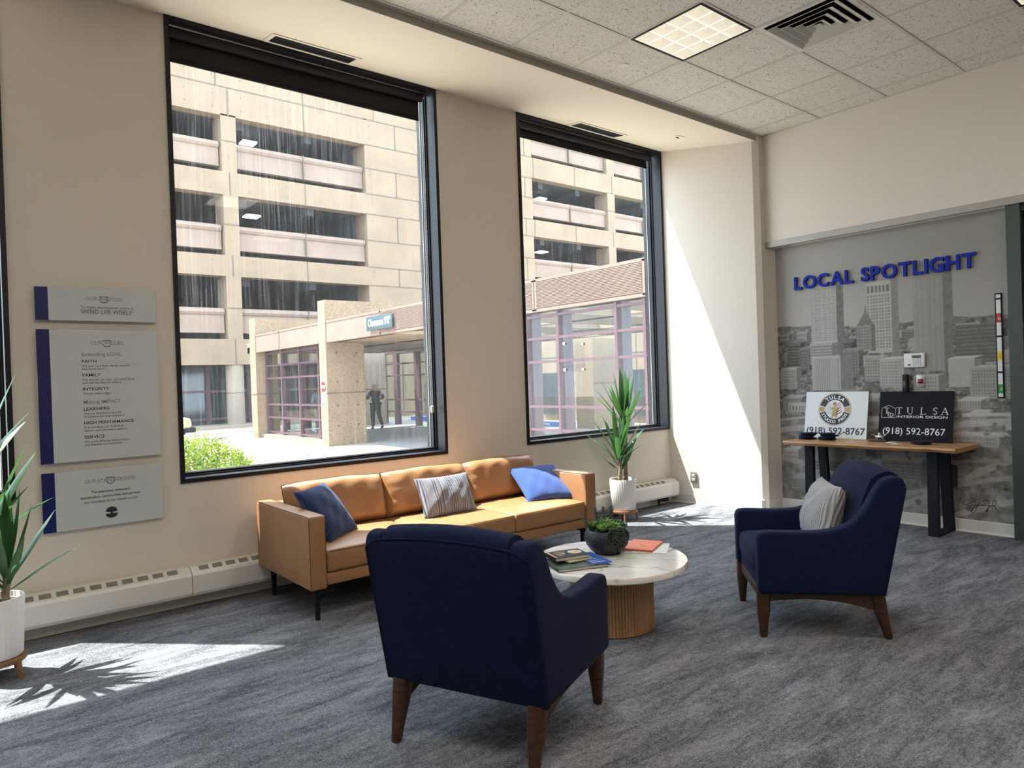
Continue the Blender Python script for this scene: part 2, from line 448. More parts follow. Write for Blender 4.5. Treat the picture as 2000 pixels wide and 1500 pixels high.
struct(MB().box(XU, XU + .25, YB, .55, 0, 2.66).build('wall_right', 'wall'))
struct(MB().box(XL - .2, XL, YB - .2, YW + .3, 0, 4.2).build('wall_left', 'wall'))
struct(MB().box(XL - .2, 8.5, YB - .2, YB, 0, 4.2).build('wall_rear', 'wall'))
struct(MB().box(XL - .2, 8.5, YB - .2, YW + .3, 4.3, 4.45).build('roof_slab', 'soffit'))
# room behind the glass door
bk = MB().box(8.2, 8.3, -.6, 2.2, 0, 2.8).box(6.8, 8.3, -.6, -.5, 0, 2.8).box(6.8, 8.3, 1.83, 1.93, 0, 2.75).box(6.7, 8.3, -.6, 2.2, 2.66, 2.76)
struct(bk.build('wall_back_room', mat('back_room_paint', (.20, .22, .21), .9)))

# header trim over the mural and the door
struct(MB().rbox(XU - .012, XU + .02, YB, 3.905, 2.652, 2.712, .004, 2).build('trim_1', mat('header_metal', (.36, .34, .31), .45, .2)))

# ceiling: tiles with T-bar grid, one surface
c = MB()
c.box(XL, XU, YB, 3.92, CEIL, CEIL + .02, 0)
gx = [5.70 - .61 * k for k in range(-1, 15)]; gy = [3.30 - .61 * k for k in range(0, 14)]
for x in gx:
    if XL < x < XU: c.box(x - .012, x + .012, YB, 3.905, CEIL - .004, CEIL, 1)
for y in gy:
    if YB < y: c.box(XL, XU, y - .012, y + .012, CEIL - .0045, CEIL, 1)
c.box(XL, XU, 3.895, 3.92, CEIL - .005, CEIL, 1)
c.box(XU - .02, XU, YB, 3.92, CEIL - .005, CEIL, 1)
for x in gx: c.box(max(XL, x - .595), min(x - .015, XU - .02), 3.862, 3.866, CEIL - .0015, CEIL, 2)
struct(c.build('ceiling', ['tile', 'grid', 'slot']))

so_ = MB()
pr = [(YW + .02, 3.870), (4.045, 3.748), (3.92, 3.735), (3.92, 3.80), (3.92, 4.1), (YW + .02, 4.1)]
PX = lambda u, v, a: (a, u, v)
so_.prism(pr, XL, 6.75, PX)
so_.box(XL, 6.52, 3.916, 3.9202, 3.735, 3.798, 1)
struct(so_.build('ceiling_soffit', ['soffit', 'fascia']))

# baseboards
def base_run(p, q, h=.105, t=.012, side=1):
    a, b = Vector((*p, 0)), Vector((*q, 0)); d = (b - a).normalized(); n = Vector((-d.y, d.x, 0)) * side
    m = MB()
    prof = [(0, 0), (t + .010, 0), (t + .004, .012), (t, .02), (t, h - .008), (t * .4, h), (0, h)]
    m.prism(prof, 0, (b - a).length, lambda u, v, k: a + d * k + n * u + Vector((0, 0, v)))
    return m
struct(base_run((XL, YW), (6.272, YW), side=-1).build('baseboard_window', 'base'))
struct(base_run((6.272, YW), (6.457, 3.95), side=-1).build('baseboard_return', 'base'))
struct(base_run((6.457, 3.95), (6.683, 3.86), side=-1).build('baseboard_column', 'base'))
struct(base_run((XM, 3.86), (XM, 1.83), side=-1).build('baseboard_mural', 'base'))
struct(base_run((XU, .53), (XU, YB), side=-1).build('baseboard_right', 'base'))

# ------------------------------------------------------------------ windows
def window(n, a, b):
    m = MB()
    def ring(x0, x1, z0, z1, wd, y0, y1):
        m.box(x0, x0 + wd, y0, y1, z0, z1); m.box(x1 - wd, x1, y0, y1, z0, z1)
        m.box(x0 + wd, x1 - wd, y0, y1, z0, z0 + wd); m.box(x0 + wd, x1 - wd, y0, y1, z1 - wd, z1)
    ring(a, b, SILL, HEAD - .004, .028, YW - .014, YW + .105)
    ring(a + .004, b - .004, SILL + .004, 4.14, .034, YW + .105, YW + .125)
    ring(a, b, SILL, 4.155, .052, YW + .125, YW + .225)
    root = struct(m.build('window_%d' % n, 'black'))
    g = MB().box(a + .05, b - .05, YW + .178, YW + .184, SILL + .05, 4.11).build('window_pane', 'glass', root)
    gk = MB()
    for x in (a + .052, b - .056): gk.box(x, x + .004, YW + .170, YW + .177, SILL + .052, 4.10)
    gk.box(a + .056, b - .056, YW + .170, YW + .177, SILL + .052, SILL + .056)
    gk.build('gasket', mat('gasket', (.35, .37, .38), .4), root)
for n, (a, b) in enumerate(WINS, 1): window(n, a, b)

def roller_blind(a, b, zb, label, chain):
    r = thing('roller_blind', label, 'blind', ((a + b) / 2, YW + .07, 3.80), 0, 'black roller blinds')
    hw = (b - a) / 2
    MB().tube([(-hw, 0, -.002), (hw, 0, -.002)], .036, 20).build('roller_tube', 'blind', r, 40)
    MB().tube([(-hw - .015, 0, -.002), (-hw, 0, -.002)], .024, 14).build('bracket', 'chrome', r, 40)
    MB().tube([(hw, 0, -.002), (hw + .015, 0, -.002)], .024, 14).build('bracket', 'chrome', r, 40)
    z1 = zb - 3.80
    MB().box(-hw + .01, hw - .01, .034, .036, z1 + .03, 0).build('fabric', 'blind', r)
    MB().rbox(-hw + .01, hw - .01, .026, .042, z1, z1 + .034, .006, 2).build('hem_bar', 'blackm', [c for c in r.children if c.name.startswith('fabric')][0], 40)
    if chain:
        z2 = 1.20 - 3.80; m = MB()
        for dx in (-.008, .010):
            z = -.02
            while z > z2:
                m.tube([(hw + .012 + dx, .015, z), (hw + .012 + dx, .015, z - .016)], .0022, 5)
                z -= .02
        m.build('chain', 'plastic', r)
        MB().rbox(hw, hw + .026, .005, .027, z2 - .05, z2 + .01, .008, 3).build('chain_weight', M['plastic'], r, 40)
roller_blind(1.262, 3.225, 3.612, 'black roller blind drawn a little down in the wider middle window', True)
roller_blind(4.265, 6.165, 3.69, 'black roller blind rolled nearly up in the window behind the tall plant', False)
roller_blind(-1.72, .27, 3.62, 'black roller blind in the window beside the blue-striped wall plaques', False)

# slot diffusers in the soffit
sl_z = lambda y: 3.870 - (YW + .02 - y) * (3.870 - 3.748) / (YW + .02 - 4.045)
for (a, b, lab) in ((1.885, 2.50, 'black slot air vent in the soffit above the wide middle window'), (4.84, 5.455, 'black slot air vent in the soffit above the far window')):
    y0, y1 = 4.745, 4.925
    r = thing('slot_vent', lab, 'vent', ((a + b) / 2, 4.83, sl_z(4.83)), 0, 'slot vents in the soffit')
    hw = (b - a) / 2; ti = Matrix.Rotation(math.atan((3.870 - 3.748) / (YW + .02 - 4.045)), 4, 'X')
    f = MB()
    for q in ((-hw - .03, hw + .03, -.095, -.07), (-hw - .03, hw + .03, .07, .095), (-hw - .03, -hw, -.07, .07), (hw, hw + .03, -.07, .07)): f.box(*q, -.006, .004, 0, ti)
    f.build('flange', 'soffit', r)
    g = MB().box(-hw, hw, -.07, .07, -.003, .002, 0, ti)
    for k in range(3): g.box(-hw, hw, -.045 + k * .045, -.038 + k * .045, -.005, .0, 0, ti)
    g.build('slot', 'blackm', r)

# ceiling lamps
def troffer(x, y, label):
    r = thing('ceiling_light', label, 'light', (x + .305, y + .305, CEIL), 0, 'square troffers in the tile ceiling')
    f = MB(); h = .297
    for q in ((-h, h, -h, -h + .014), (-h, h, h - .014, h), (-h, -h + .014, -h + .014, h - .014), (h - .014, h, -h + .014, h - .014)): f.box(*q, -.009, -.001)
    f.build('frame', 'blackm', r)
    L = NT('troffer_lens'); v = L.coords()
    g = MB(); n = 4; s_ = 2 * (h - .016) / n
    for i in range(n):
        for j in range(n):
            x0, y0 = -h + .016 + i * s_, -h + .016 + j * s_
            b_ = .006
            cx, cy = x0 + s_ / 2, y0 + s_ / 2
            for (x_, y_), (X_, Y_) in zip(((x0, y0), (x0 + s_, y0), (x0 + s_, y0 + s_), (x0, y0 + s_)), ((x0 + s_, y0), (x0 + s_, y0 + s_), (x0, y0 + s_), (x0, y0))):
                k = 1 - .09
                o1 = (cx + (x_ - cx) * k, cy + (y_ - cy) * k, -.004); o2 = (cx + (X_ - cx) * k, cy + (Y_ - cy) * k, -.004)
                g.add([(x_, y_, -.004), (X_, Y_, -.004), o2, o1], [(0, 1, 2, 3)], 1)
                k2 = .32
                i1 = (cx + (x_ - cx) * k2, cy + (y_ - cy) * k2, -.012); i2 = (cx + (X_ - cx) * k2, cy + (Y_ - cy) * k2, -.012)
                g.add([o1, o2, i2, i1], [(0, 1, 2, 3)], 0)
                g.add([i1, i2, (cx, cy, -.013)], [(0, 1, 2)], 0)
    g.build('lens', [M['lens'], M['lensr']], r)
M['lens'] = mat('lamp_lens', (.35, .34, .30), .5, emit=((1, .89, .68), .31))
M['lensr'] = mat('lamp_lens_rib', (.4, .39, .35), .5, emit=((1, .92, .76), .50))
troffer(3.87, 2.69, 'lit square troffer in the tile ceiling beside the square air diffuser')
troffer(5.09, .86, 'lit square troffer at the ceiling corner above the glass door side')

# air diffuser: nested square cones
r = thing('air_diffuser', 'square louvred air diffuser in the tile ceiling next to the lit troffer', 'vent', (4.785, 2.385, CEIL))
def sqring(m, a, b, za, zb, mi=0):
    A = [(-a, -a), (a, -a), (a, a), (-a, a)]; B = [(-b, -b), (b, -b), (b, b), (-b, b)]
    for i in range(4):
        j = (i + 1) % 4
        m.add([(*A[i], za), (*A[j], za), (*B[j], zb), (*B[i], zb)], [(0, 1, 2, 3)], mi)
m = MB(); sqring(m, .297, .265, -.006, -.006); sqring(m, .265, .255, -.006, .02); m.build('outer_frame', 'white', r)
MB().box(-.26, .26, -.26, .26, .0, .001).build('neck', mat('duct_dark', (.05, .05, .05), .8), r)
cn = MB()
for k in range(4):
    a = .246 - k * .060; sqring(cn, a, a - .046, -.020, .000); sqring(cn, a, a - .004, -.020, -.022); sqring(cn, a - .004, a - .046, -.022, -.001)
cn.box(-.025, .025, -.025, .025, -.019, -.015)
cn.build('louvre', mat('diffuser_grey', (.50, .49, .46), .5), r)

tag(MB().lathe([(0, -.006), (.035, -.006), (.038, -.001), (.038, 0)], 28, c=(0, 0)).build('sprinkler_cover', 'white', None, 40),
    'small round white sprinkler cover on a ceiling tile', 'sprinkler').location = (4.157, 3.607, CEIL)
zs = sl_z(4.395)
r = thing('soffit_sensor', 'round flush white fitting in the soffit near the far corner', 'ceiling fitting', (5.86, 4.40, zs))
ti = Matrix.Rotation(math.atan(.13), 4, 'X')
MB().lathe([(0, -.005), (.058, -.005), (.062, 0), (.062, .004)], 32, X=ti).build('plate', 'soffit', r, 40)
MB().tube([(-.03, 0, -.008), (.012, 0, -.008)], .005, 8, X=ti).build('sensor_slot', 'blackm', r)

# ------------------------------------------------------------------ convector heaters under the windows
def heater(x0, x1, label, endcap=False, valve=False):
    r = thing('baseboard_heater', label, 'heater', (x0, YW, 0), 0, 'convector heaters along the window wall')
    L = x1 - x0 - .004
    prof = [(-.004, .085), (-.004, .262), (-.075, .262), (-.128, .232), (-.138, .215), (-.138, .105), (-.128, .085)]
    MB().prism(prof, 0, L, PX).build('cover', 'white', r)
    g = MB(); k = .05
    n = Vector((0, -.030, .053)).normalized()
    while k + .075 < L - (.10 if endcap else .04):
        a = Vector((0, -.080, .2592)) + n * .0012; b = Vector((0, -.116, .2388)) + n * .0012
        g.add([(k, a.y, a.z), (k + .060, a.y, a.z), (k + .060, b.y, b.z), (k, b.y, b.z)], [(0, 3, 2, 1)]); k += .085
    g.build('grille', 'slot', r)
    if endcap: MB().prism([(u * 1.012, v * 1.006) for u, v in prof], L - .095, L + .002, PX).build('end_cap', 'white', r)
    if valve:
        v = MB().rbox(L - .20, L - .13, -.10, -.05, .035, .082, .006).tube([(L - .27, -.075, .055), (L - .2, -.075, .055)], .016, 10).tube([(L - .27, -.075, .0), (L - .27, -.075, .09)], .012, 10).tube([(L - .36, -.075, .082), (L - .27, -.075, .07)], .008, 8)
        v.build('valve', 'blackm', r, 40)
heater(-1.25, 1.235, 'white convector heater section below the wall plaques')
heater(1.235, 3.725, 'white convector heater section running behind the tan sofa')
heater(3.725, 6.245, 'white convector heater section beside the tall plant, ending at the corner', True, True)

# ------------------------------------------------------------------ wall plaques
def shield(m, X, w, mi):
    pts = [(-w, w * .75), (w, w * .75), (w, w * .2)]
    a = [(-w + w * .0, w * .75), (-w, .35 * w)]
    m.tube([X @ Vector((p[0], p[1], .001)) for p in ((-w, w * .3), (-w, w * .75), (w, w * .75), (w, w * .3))], .0016, 4, mi)
    arc = [(w * .95 * cos(t), -w * .15 + w * .85 * sin(t)) for t in np.linspace(-pi * .98, -.02 * pi, 14)]
    m.tube([X @ Vector((p[0], p[1], .001)) for p in arc], .0016, 4, mi)
def plaque(z0, z1, label):
    r = thing('wall_plaque', label, 'plaque', (.455, YW - .032, z0), 0, 'blue striped acrylic wall plaques')
    MB().rbox(0, .647, 0, .010, 0, z1 - z0, .002, 1).build('panel', 'plaque', r, 40)
    MB().box(.0005, .066, -.0012, .0, .0005, z1 - z0 - .0005).build('stripe', 'blue', r)
    for x in (.05, .60):
        for z in (.04, z1 - z0 - .04): MB().tube([(x, .0101, z), (x, .032, z)], .008, 10).build('standoff', 'chrome', r)
    return r, z1 - z0
def tx(m, body, x, z, size, mi, **kw): put_text(m, body, face_mY(x, -.0015, z), size, mi, **kw)
r, h = plaque(1.850, 2.047, 'short top wall plaque reading OUR PURPOSE with a blue side stripe')
t = MB(); C_ = .355
tx(t, 'OUR PURPOSE', C_, h - .071, .031, 0, width=.20, align='CENTER', bold=.004); shield(t, face_mY(C_, -.0015, h - .062), .022, 1)
tx(t, 'To inspire and empower others to', .230, h - .120, .022, 2, width=.285)
tx(t, 'SPEND LIFE WISELY', .230, h - .152, .036, 2, width=.278)
tx(t, '®', .511, h - .138, .012, 2)
t.build('text', ['tgrey', 'tmid', 'tmid'], [c for c in r.children if c.name.startswith('panel')][0])
r, h = plaque(1.004, 1.796, 'tall middle wall plaque listing OUR VALUES with a blue side stripe')
t = MB()
tx(t, 'OUR VALUES', C_ + .008, h - .088, .031, 0, width=.18, align='CENTER', bold=.004); shield(t, face_mY(C_ + .008, -.0015, h - .080), .022, 1)
L0 = .225
for body, z, size, mi, b, wd in (('Extending LOVE.', .158, .031, 0, .008, .215), ('FAITH', .199, .026, 1, .008, .077), ('We put God first, family second,', .224, .019, 2, 0, .26), ('and work third.', .243, .019, 2, 0, .12),
        ('FAMILY', .283, .026, 1, .009, .096), ('We cherish our own, our work family,', .308, .019, 2, 0, .29), ('and the families of others.', .327, .019, 2, 0, .21),
        ('INTEGRITY', .367, .026, 1, .009, .139), ("We do what's right.", .392, .019, 2, 0, .152), ('Making IMPACT.', .448, .031, 0, .008, .208),
        ('LEARNERS', .488, .026, 1, .009, .135), ('We are dedicated to a life', .513, .019, 2, 0, .206), ('of continuous improvement.', .532, .019, 2, 0, .222),
        ('HIGH PERFORMANCE', .572, .026, 1, .009, .268), ('We combine our individual', .597, .019, 2, 0, .212), ('talents and succeed together.', .616, .019, 2, 0, .236),
        ('SERVICE', .658, .026, 1, .009, .108), ('We build lifelong relationships', .683, .019, 2, 0, .238), ('and healthy communities.', .702, .019, 2, 0, .20)):
    tx(t, body, L0, h - z, size, mi, bold=b, width=wd)
t.build('text', ['tgrey', 'tdark', 'tmid'], [c for c in r.children if c.name.startswith('panel')][0])
r, h = plaque(.598, .950, 'lowest wall plaque reading OUR STAKEHOLDERS above a small dark tree emblem')
t = MB()
tx(t, 'OUR STAKEHOLDERS', C_, h - .083, .031, 0, width=.275, align='CENTER', bold=.004); shield(t, face_mY(C_, -.0015, h - .074), .022, 1)
tx(t, 'The employees, customers,', C_, h - .146, .023, 1, width=.21, align='CENTER', bold=.006)
tx(t, 'shareholders, communities, and partners', C_, h - .176, .023, 1, width=.325, align='CENTER', bold=.006)
tx(t, 'who contribute to our shared success.', C_, h - .205, .023, 2, width=.295, align='CENTER')
X = face_mY(C_, -.0018, h - .272)
for k in range(11):
    a = rad(15 + 15 * k); t.tube([X @ Vector((.008 * cos(a), .008 * sin(a), 0)), X @ Vector((.033 * cos(a), .034 * sin(a), 0))], [.0022, .0035], 5, 1)
t.tube([X @ Vector((0, -.03, 0)), X @ Vector((0, .012, 0))], [.009, .005], 6, 1)
for k in range(5): t.tube([X @ Vector(((k - 2) * .006, -.012, 0)), X @ Vector(((k - 2) * .014, -.024, 0))], .003, 5, 1)
seg = [X @ Vector((.035 * cos(a), -.002 + .034 * sin(a), 0)) for a in np.linspace(pi * 1.06, pi * 1.94, 16)]
t.add(seg, [tuple(range(16))], 1)
t.build('text', ['tgrey', 'tdark', 'tmid'], [c for c in r.children if c.name.startswith('panel')][0])

# outlet on the return wall
dirv = Vector((.185, -1.01, 0)).normalized(); nrm = Vector((-1.01, -.185, 0)).normalized()
r = thing('wall_outlet', 'small grey outlet plate low on the sunlit return wall', 'outlet', (6.313, 4.68, .282))
X = Matrix((( dirv.x, 0, nrm.x, 0), (dirv.y, 0, nrm.y, 0), (0, 1, 0, 0), (0, 0, 0, 1)))
MB().rbox(-.036, .036, -.058, .058, -.006, .006, .002, 2, X=X).build('plate', mat('outlet_grey', (.25, .25, .26), .4, .5), r, 40)
o = MB()
for z in (-.022, .022): o.rbox(-.017, .017, z - .014, z + .014, .004, .008, .002, 1, X=X)
o.build('socket', mat('outlet_dark', (.40, .40, .40), .5), r)

# ------------------------------------------------------------------ skyline mural (printed wallpaper)
def mural():
    W, Z0, Z1 = 2.026, .105, 2.652
    NX, NZ = 430, 540
    U, Zg = np.meshgrid(np.linspace(0, W, NX), np.linspace(Z0, Z1, NZ))
    rs = np.random.RandomState(3)
    img = .40 + .06 * np.clip((2.4 - Zg), 0, .6) / .6
    img += .03 * np.sin(U * 2.1 + 1)
    def blur(a, k):
        for _ in range(k):
            a = (a + np.roll(a, 1, 0) + np.roll(a, -1, 0) + np.roll(a, 1, 1) + np.roll(a, -1, 1)) / 5
        return a
    fine = rs.rand(NZ, NX); soft = blur(rs.rand(NZ, NX), 6); soft = (soft - soft.mean()) / soft.std()
    soft2 = blur(rs.rand(NZ, NX), 40); soft2 = (soft2 - soft2.mean()) / soft2.std()
    hz = 1.835 - .02 * U + .018 * np.sin(U * 5) + .012 * np.sin(U * 13 + 1)
    land = Zg < hz
    img = np.where(land, .235 + .035 * soft + .02 * soft2, img)
    img = np.where(land & (soft > 1.35) & (Zg < hz - .03), .42, img)
    def rect(u0, u1, z0, z1, v, tex=.012):
        m = (U >= u0) & (U <= u1) & (Zg >= z0) & (Zg <= z1); img[m] = v + tex * soft[m]; return m
    def quadp(pts, v, tex=.012):
        m = np.ones_like(U, bool); n = len(pts)
        for i in range(n):
            (a, b), (c, d) = pts[i], pts[(i + 1) % n]
            m &= ((c - a) * (Zg - b) - (d - b) * (U - a)) >= 0
        img[m] = v + tex * soft[m]; return m
    def wins(u0, u1, z0, z1, nu, nz, v, fu=.5, fz=.5):
        a = ((U - u0) / (u1 - u0) * nu); b = ((Zg - z0) / (z1 - z0) * nz)
        m = (U > u0) & (U < u1) & (Zg > z0) & (Zg < z1) & ((a % 1) < fu) & ((b % 1) < fz); img[m] = v
    def block(u, z, w, h, front, side=.6, sw=.3, style=0, roof=.05):
        s_ = w * sw
        rect(u + w, u + w + s_, z, z + h * .985, front * side)
        rect(u, u + w, z, z + h, front)
        if style == 1: wins(u + w * .06, u + w * .97, z + h * .03, z + h * .95, max(3, int(w / .022)), max(2, int(h / .028)), front * .58)
        if style == 2: wins(u, u + w, z, z + h, max(3, int(w / .018)), 1, front * .66, .45, 1.0)
        if style == 3: wins(u, u + w, z, z + h * .95, 1, max(2, int(h / .03)), front * .66, 1., .5)
        if roof: quadp([(u, z + h), (u + w, z + h), (u + w + s_, z + h + roof * h + .004), (u + s_, z + h + roof * h + .004)], min(.60, front * 1.25))
    # middle distance blocks
    for k in range(46):
        z = 1.70 - .30 * (k / 46) ** 1.1; w = .05 + rs.rand() * .10; h = .03 + rs.rand() * .10
        block(rs.rand() * W - .05, z, w, h, .18 + rs.rand() * .26, .6, .35, rs.randint(0, 4))
    rect(1.62, 1.95, 1.42, 1.74, .24); wins(1.62, 1.95, 1.42, 1.74, 1, 10, .19, 1, .5); rect(1.62, 1.80, 1.74, 1.75, .45)
    # three towers and the spired one
    rect(.61, .684, 1.50, 2.216, .235); rect(.358, .61, 1.62, 2.216, .50); wins(.362, .606, 1.64, 2.20, 19, 26, .31, .55, .55)
    rect(1.114, 1.173, 1.50, 2.205, .30); rect(.898, 1.114, 1.54, 2.19, .50); wins(.905, 1.110, 1.58, 2.08, 8, 17, .27, .55, .62)
    wins(.905, 1.110, 2.09, 2.16, 6, 1, .22, .6, .9); rect(.915, 1.15, 2.19, 2.215, .42); wins(.92, 1.15, 2.19, 2.215, 12, 1, .30, .4, 1)
    rect(.955, 1.10, 2.215, 2.25, .46); quadp([(1.0, 2.25), (1.07, 2.25), (1.05, 2.36), (1.02, 2.36)], .40)
    rect(1.532, 1.608, 1.36, 2.335, .245); rect(1.298, 1.532, 1.36, 2.345, .44); wins(1.298, 1.532, 1.36, 2.30, 22, 1, .29, .5, 1); wins(1.31, 1.53, 2.27, 2.335, 10, 1, .28, .5, .8)
    rect(1.34, 1.50, 2.345, 2.362, .40)
    rect(.795, .962, 1.56, 1.80, .36); wins(.80, .93, 1.58, 1.79, 6, 8, .20, .5, .6); rect(.93, .965, 1.56, 1.80, .22)
    quadp([(.80, 1.80), (.955, 1.80), (.895, 1.92), (.873, 1.92)], .25); quadp([(.876, 1.92), (.892, 1.92), (.886, 1.99), (.882, 1.99)], .22)
    for (u, z, w, h, f, st) in ((.10, 1.36, .15, .32, .22, 3), (.23, 1.40, .10, .22, .26, 1), (.34, 1.45, .22, .21, .44, 3), (.50, 1.42, .16, .10, .40, 1), (.02, 1.22, .17, .20, .43, 1),
                                (.66, 1.34, .15, .24, .30, 1), (.86, 1.28, .17, .22, .40, 1), (1.0, 1.22, .20, .26, .47, 1), (1.28, 1.16, .20, .16, .42, 1), (1.56, 1.22, .20, .24, .46, 0), (1.72, 1.12, .30, .26, .40, 1)):
        block(u, z, w, h, f, .6, .28, st)
    rect(.633, .76, 1.20, 1.535, .27); rect(.352, .633, 1.20, 1.535, .50); wins(.355, .632, 1.20, 1.51, 15, 1, .30, .42, 1)
    # lower town: roofs, lots, roads
    low = Zg < 1.16
    img[low & (rs.rand(NZ, NX) < 1.1)] *= 1.0
    base = .30 + .022 * soft + .045 * soft2
    img = np.where(Zg < 1.02 + .03 * np.sin(U * 9), base, img)
    for k in range(30):
        z = 1.14 - k * .017; w = .10 + rs.rand() * .16; h = .05 + rs.rand() * .09
        block(rs.rand() * (W + .1) - .1, z - .1, w, h, .26 + rs.rand() * .22, .58, .4, rs.randint(0, 3), .25)
    rect(.09, .42, .99, 1.08, .50); wins(.10, .41, 1.0, 1.06, 9, 1, .28, .5, .8); rect(.06, .30, .93, .99, .36); wins(.06, .30, .93, .98, 9, 1, .2, .5, .7)
    for (a, b, wd, v) in (((0, .80), (2.1, .92), .055, .47), ((0, .66), (2.1, .80), .03, .43), ((.0, .52), (1.2, .20), .05, .45), ((1.0, .10), (2.1, .66), .06, .45), ((1.1, .98), (2.1, .97), .03, .52),
                          ((.2, .10), (2.1, .48), .04, .43), ((.0, .90), (1.3, .98), .02, .50), ((1.5, .10), (2.1, .30), .05, .47), ((.9, .55), (2.1, .60), .03, .40)):
        (x0, z0_), (x1, z1_) = a, b
        cz = z0_ + (U - x0) / (x1 - x0) * (z1_ - z0_) + .02 * np.sin(U * 4)
        m = (abs(Zg - cz) < wd / 2) & (U >= x0) & (U <= x1); img[m] = v + .02 * soft[m]
    for (u, z, w, h, f, st) in ((.30, .42, .34, .10, .27, 1), (.98, .40, .42, .16, .30, 1), (1.32, .36, .22, .20, .21, 0), (.02, .52, .16, .08, .46, 1), (.55, .58, .30, .10, .34, 1), (1.52, .74, .40, .07, .40, 1), (1.25, .60, .30, .08, .36, 1), (.10, .20, .30, .12, .36, 1)):
        block(u, z, w, h, f, .55, .3, st, .45)
    for k in range(34):
        u, z, q = rs.rand() * W, .14 + rs.rand() * .85, .012 + rs.rand() * .028
        m = ((U - u) / q) ** 2 + ((Zg - z) / (q * .8)) ** 2 < 1 + .8 * soft; img[m] = .20 + .03 * soft[m]
    for k in range(160):
        u, z = rs.rand() * W, .3 + rs.rand() * .75
        rect(u, u + .006 + .012 * rs.rand(), z, z + .006, .48)
    img = img + .012 * (fine - .5); img = np.clip((blur(img, 1) - .30) * 1.3 + .30, .07, .74) * .68
    rgb = np.stack([img * 1.02, img * .985, img * .925, np.ones_like(img)], -1).astype(np.float32)
    me = bpy.data.meshes.new('city_mural')
    ys, zs_ = 3.858 - U.ravel(), Zg.ravel()
    co = np.stack([np.full(NX * NZ, XM - .0015), ys, zs_], -1)
    i, j = np.meshgrid(np.arange(NX - 1), np.arange(NZ - 1)); b0 = (j * NX + i).ravel()
    fc = np.stack([b0, b0 + NX, b0 + NX + 1, b0 + 1], -1)
    me.vertices.add(NX * NZ); me.vertices.foreach_set('co', co.ravel())
    me.loops.add(fc.size); me.loops.foreach_set('vertex_index', fc.ravel().astype(np.int32))
    me.polygons.add(len(fc)); me.polygons.foreach_set('loop_start', np.arange(0, fc.size, 4, dtype=np.int32))
    me.update(calc_edges=True)
    at_ = me.color_attributes.new('Col', 'FLOAT_COLOR', 'POINT'); at_.data.foreach_set('color', rgb.ravel())
    me.materials.append(m_vcol('mural_print')); me.validate()
    o = bpy.data.objects.new('city_mural', me); COL.objects.link(o)
    return tag(o, 'grey printed city skyline mural covering the recessed wall', 'mural')
mur = mural()
sg = MB()
def scr(pts, n=10):
    out = []
    pts = [Vector((XM - .0025, 3.858 - 0, 0)) * 0 + Vector((XM - .0026, y, z)) for y, z in pts]
    k = len(pts)
    for i in range(k - 1):
        p0, p1, p2, p3 = pts[max(i - 1, 0)], pts[i], pts[i + 1], pts[min(i + 2, k - 1)]
        for q in range(n):
            t = q / n; out.append(.5 * ((2 * p1) + (-p0 + p2) * t + (2 * p0 - 5 * p1 + 4 * p2 - p3) * t * t + (-p0 + 3 * p1 - 3 * p2 + p3) * t ** 3))
    return out + [pts[-1]]
for path in ([(2.19, .27), (2.215, .245), (2.20, .225), (2.15, .25), (2.11, .28), (2.09, .285), (2.105, .23), (2.135, .17), (2.155, .175), (2.13, .215), (2.08, .235), (2.05, .24)],
             [(2.16, .225), (2.10, .232), (2.04, .235), (1.99, .24), (1.94, .232)],
             [(2.07, .262), (2.045, .285), (2.025, .26), (2.035, .20), (2.05, .185), (2.03, .22), (2.0, .245)],
             [(2.005, .205), (2.0, .26), (1.985, .29), (1.975, .265), (1.99, .235), (1.975, .22), (1.99, .212)]):
    sg.tube(scr(path), .0022, 5)
so2 = sg.build('signature', 'ink', mur)

# raised letters
r = thing('wall_lettering', 'raised blue letters LOCAL SPOTLIGHT across the skyline mural', 'lettering', (XM, 3.65, 2.208))
def lettering():
    caps = {}; x = 0; items = []
    for ch in 'LOCAL SPOTLIGHT':
        if ch == ' ': x += .062; continue
        v, f = text_geo(ch, .178, bold=.028, ext=.011)
        a, b = min(p.x for p in v), max(p.x for p in v)
        items.append((ch, v, f, x - a)); x += (b - a) + .0165
    k = 1.588 / (x - .0165)
    for ch, v, f, off in items:
        m = MB(); vv = [((p.x + off) * k, p.y * .98, p.z + .018) for p in v]
        m.add(vv, f, 0, Matrix(((0, 0, -1, 0), (-1, 0, 0, 0), (0, 1, 0, 0), (0, 0, 0, 1))))
        m.build('letter', 'letter', r)
lettering()

# alarm keypad, intercom, red button
r = thing('alarm_keypad', 'white alarm keypad with a small dark screen on the mural', 'keypad', (XM, 2.645, 1.395))
def FX(x): return Matrix(((0, 0, -1, 0), (-1, 0, 0, 0), (0, 1, 0, 0), (0, 0, 0, 1)))
Fm = FX(0)
MB().rbox(0, .172, 0, .125, .002, .026, .008, 3, X=Fm).build('body', 'plastic', r, 40)
MB().rbox(.068, .145, .083, .106, .024, .0275, .001, 1, X=Fm).build('screen', 'lcd', r)
kb = MB()
for i in range(4):
    for j in range(4): kb.rbox(.074 + i * .019, .088 + i * .019, .020 + j * .0155, .030 + j * .0155, .024, .029, .002, 1, X=Fm)
kb.rbox(.035, .058, .018, .030, .024, .028, .001, 1, m=1, X=Fm)
for i in range(3): kb.rbox(.020 + i * .012, .026 + i * .012, .09 - i * .012, .096 - i * .012, .024, .0275, .001, 1, X=Fm)
kb.build('button', [mat('key_grey', (.42, .44, .47), .5), 'lcd'], r)
r = thing('intercom_handset', 'narrow black wall unit mounted just below the keypad', 'intercom', (XM, 2.658, 1.178))
MB().rbox(0, .048, 0, .158, .002, .040, .010, 3, X=Fm).build('body', 'blackm', r, 40)
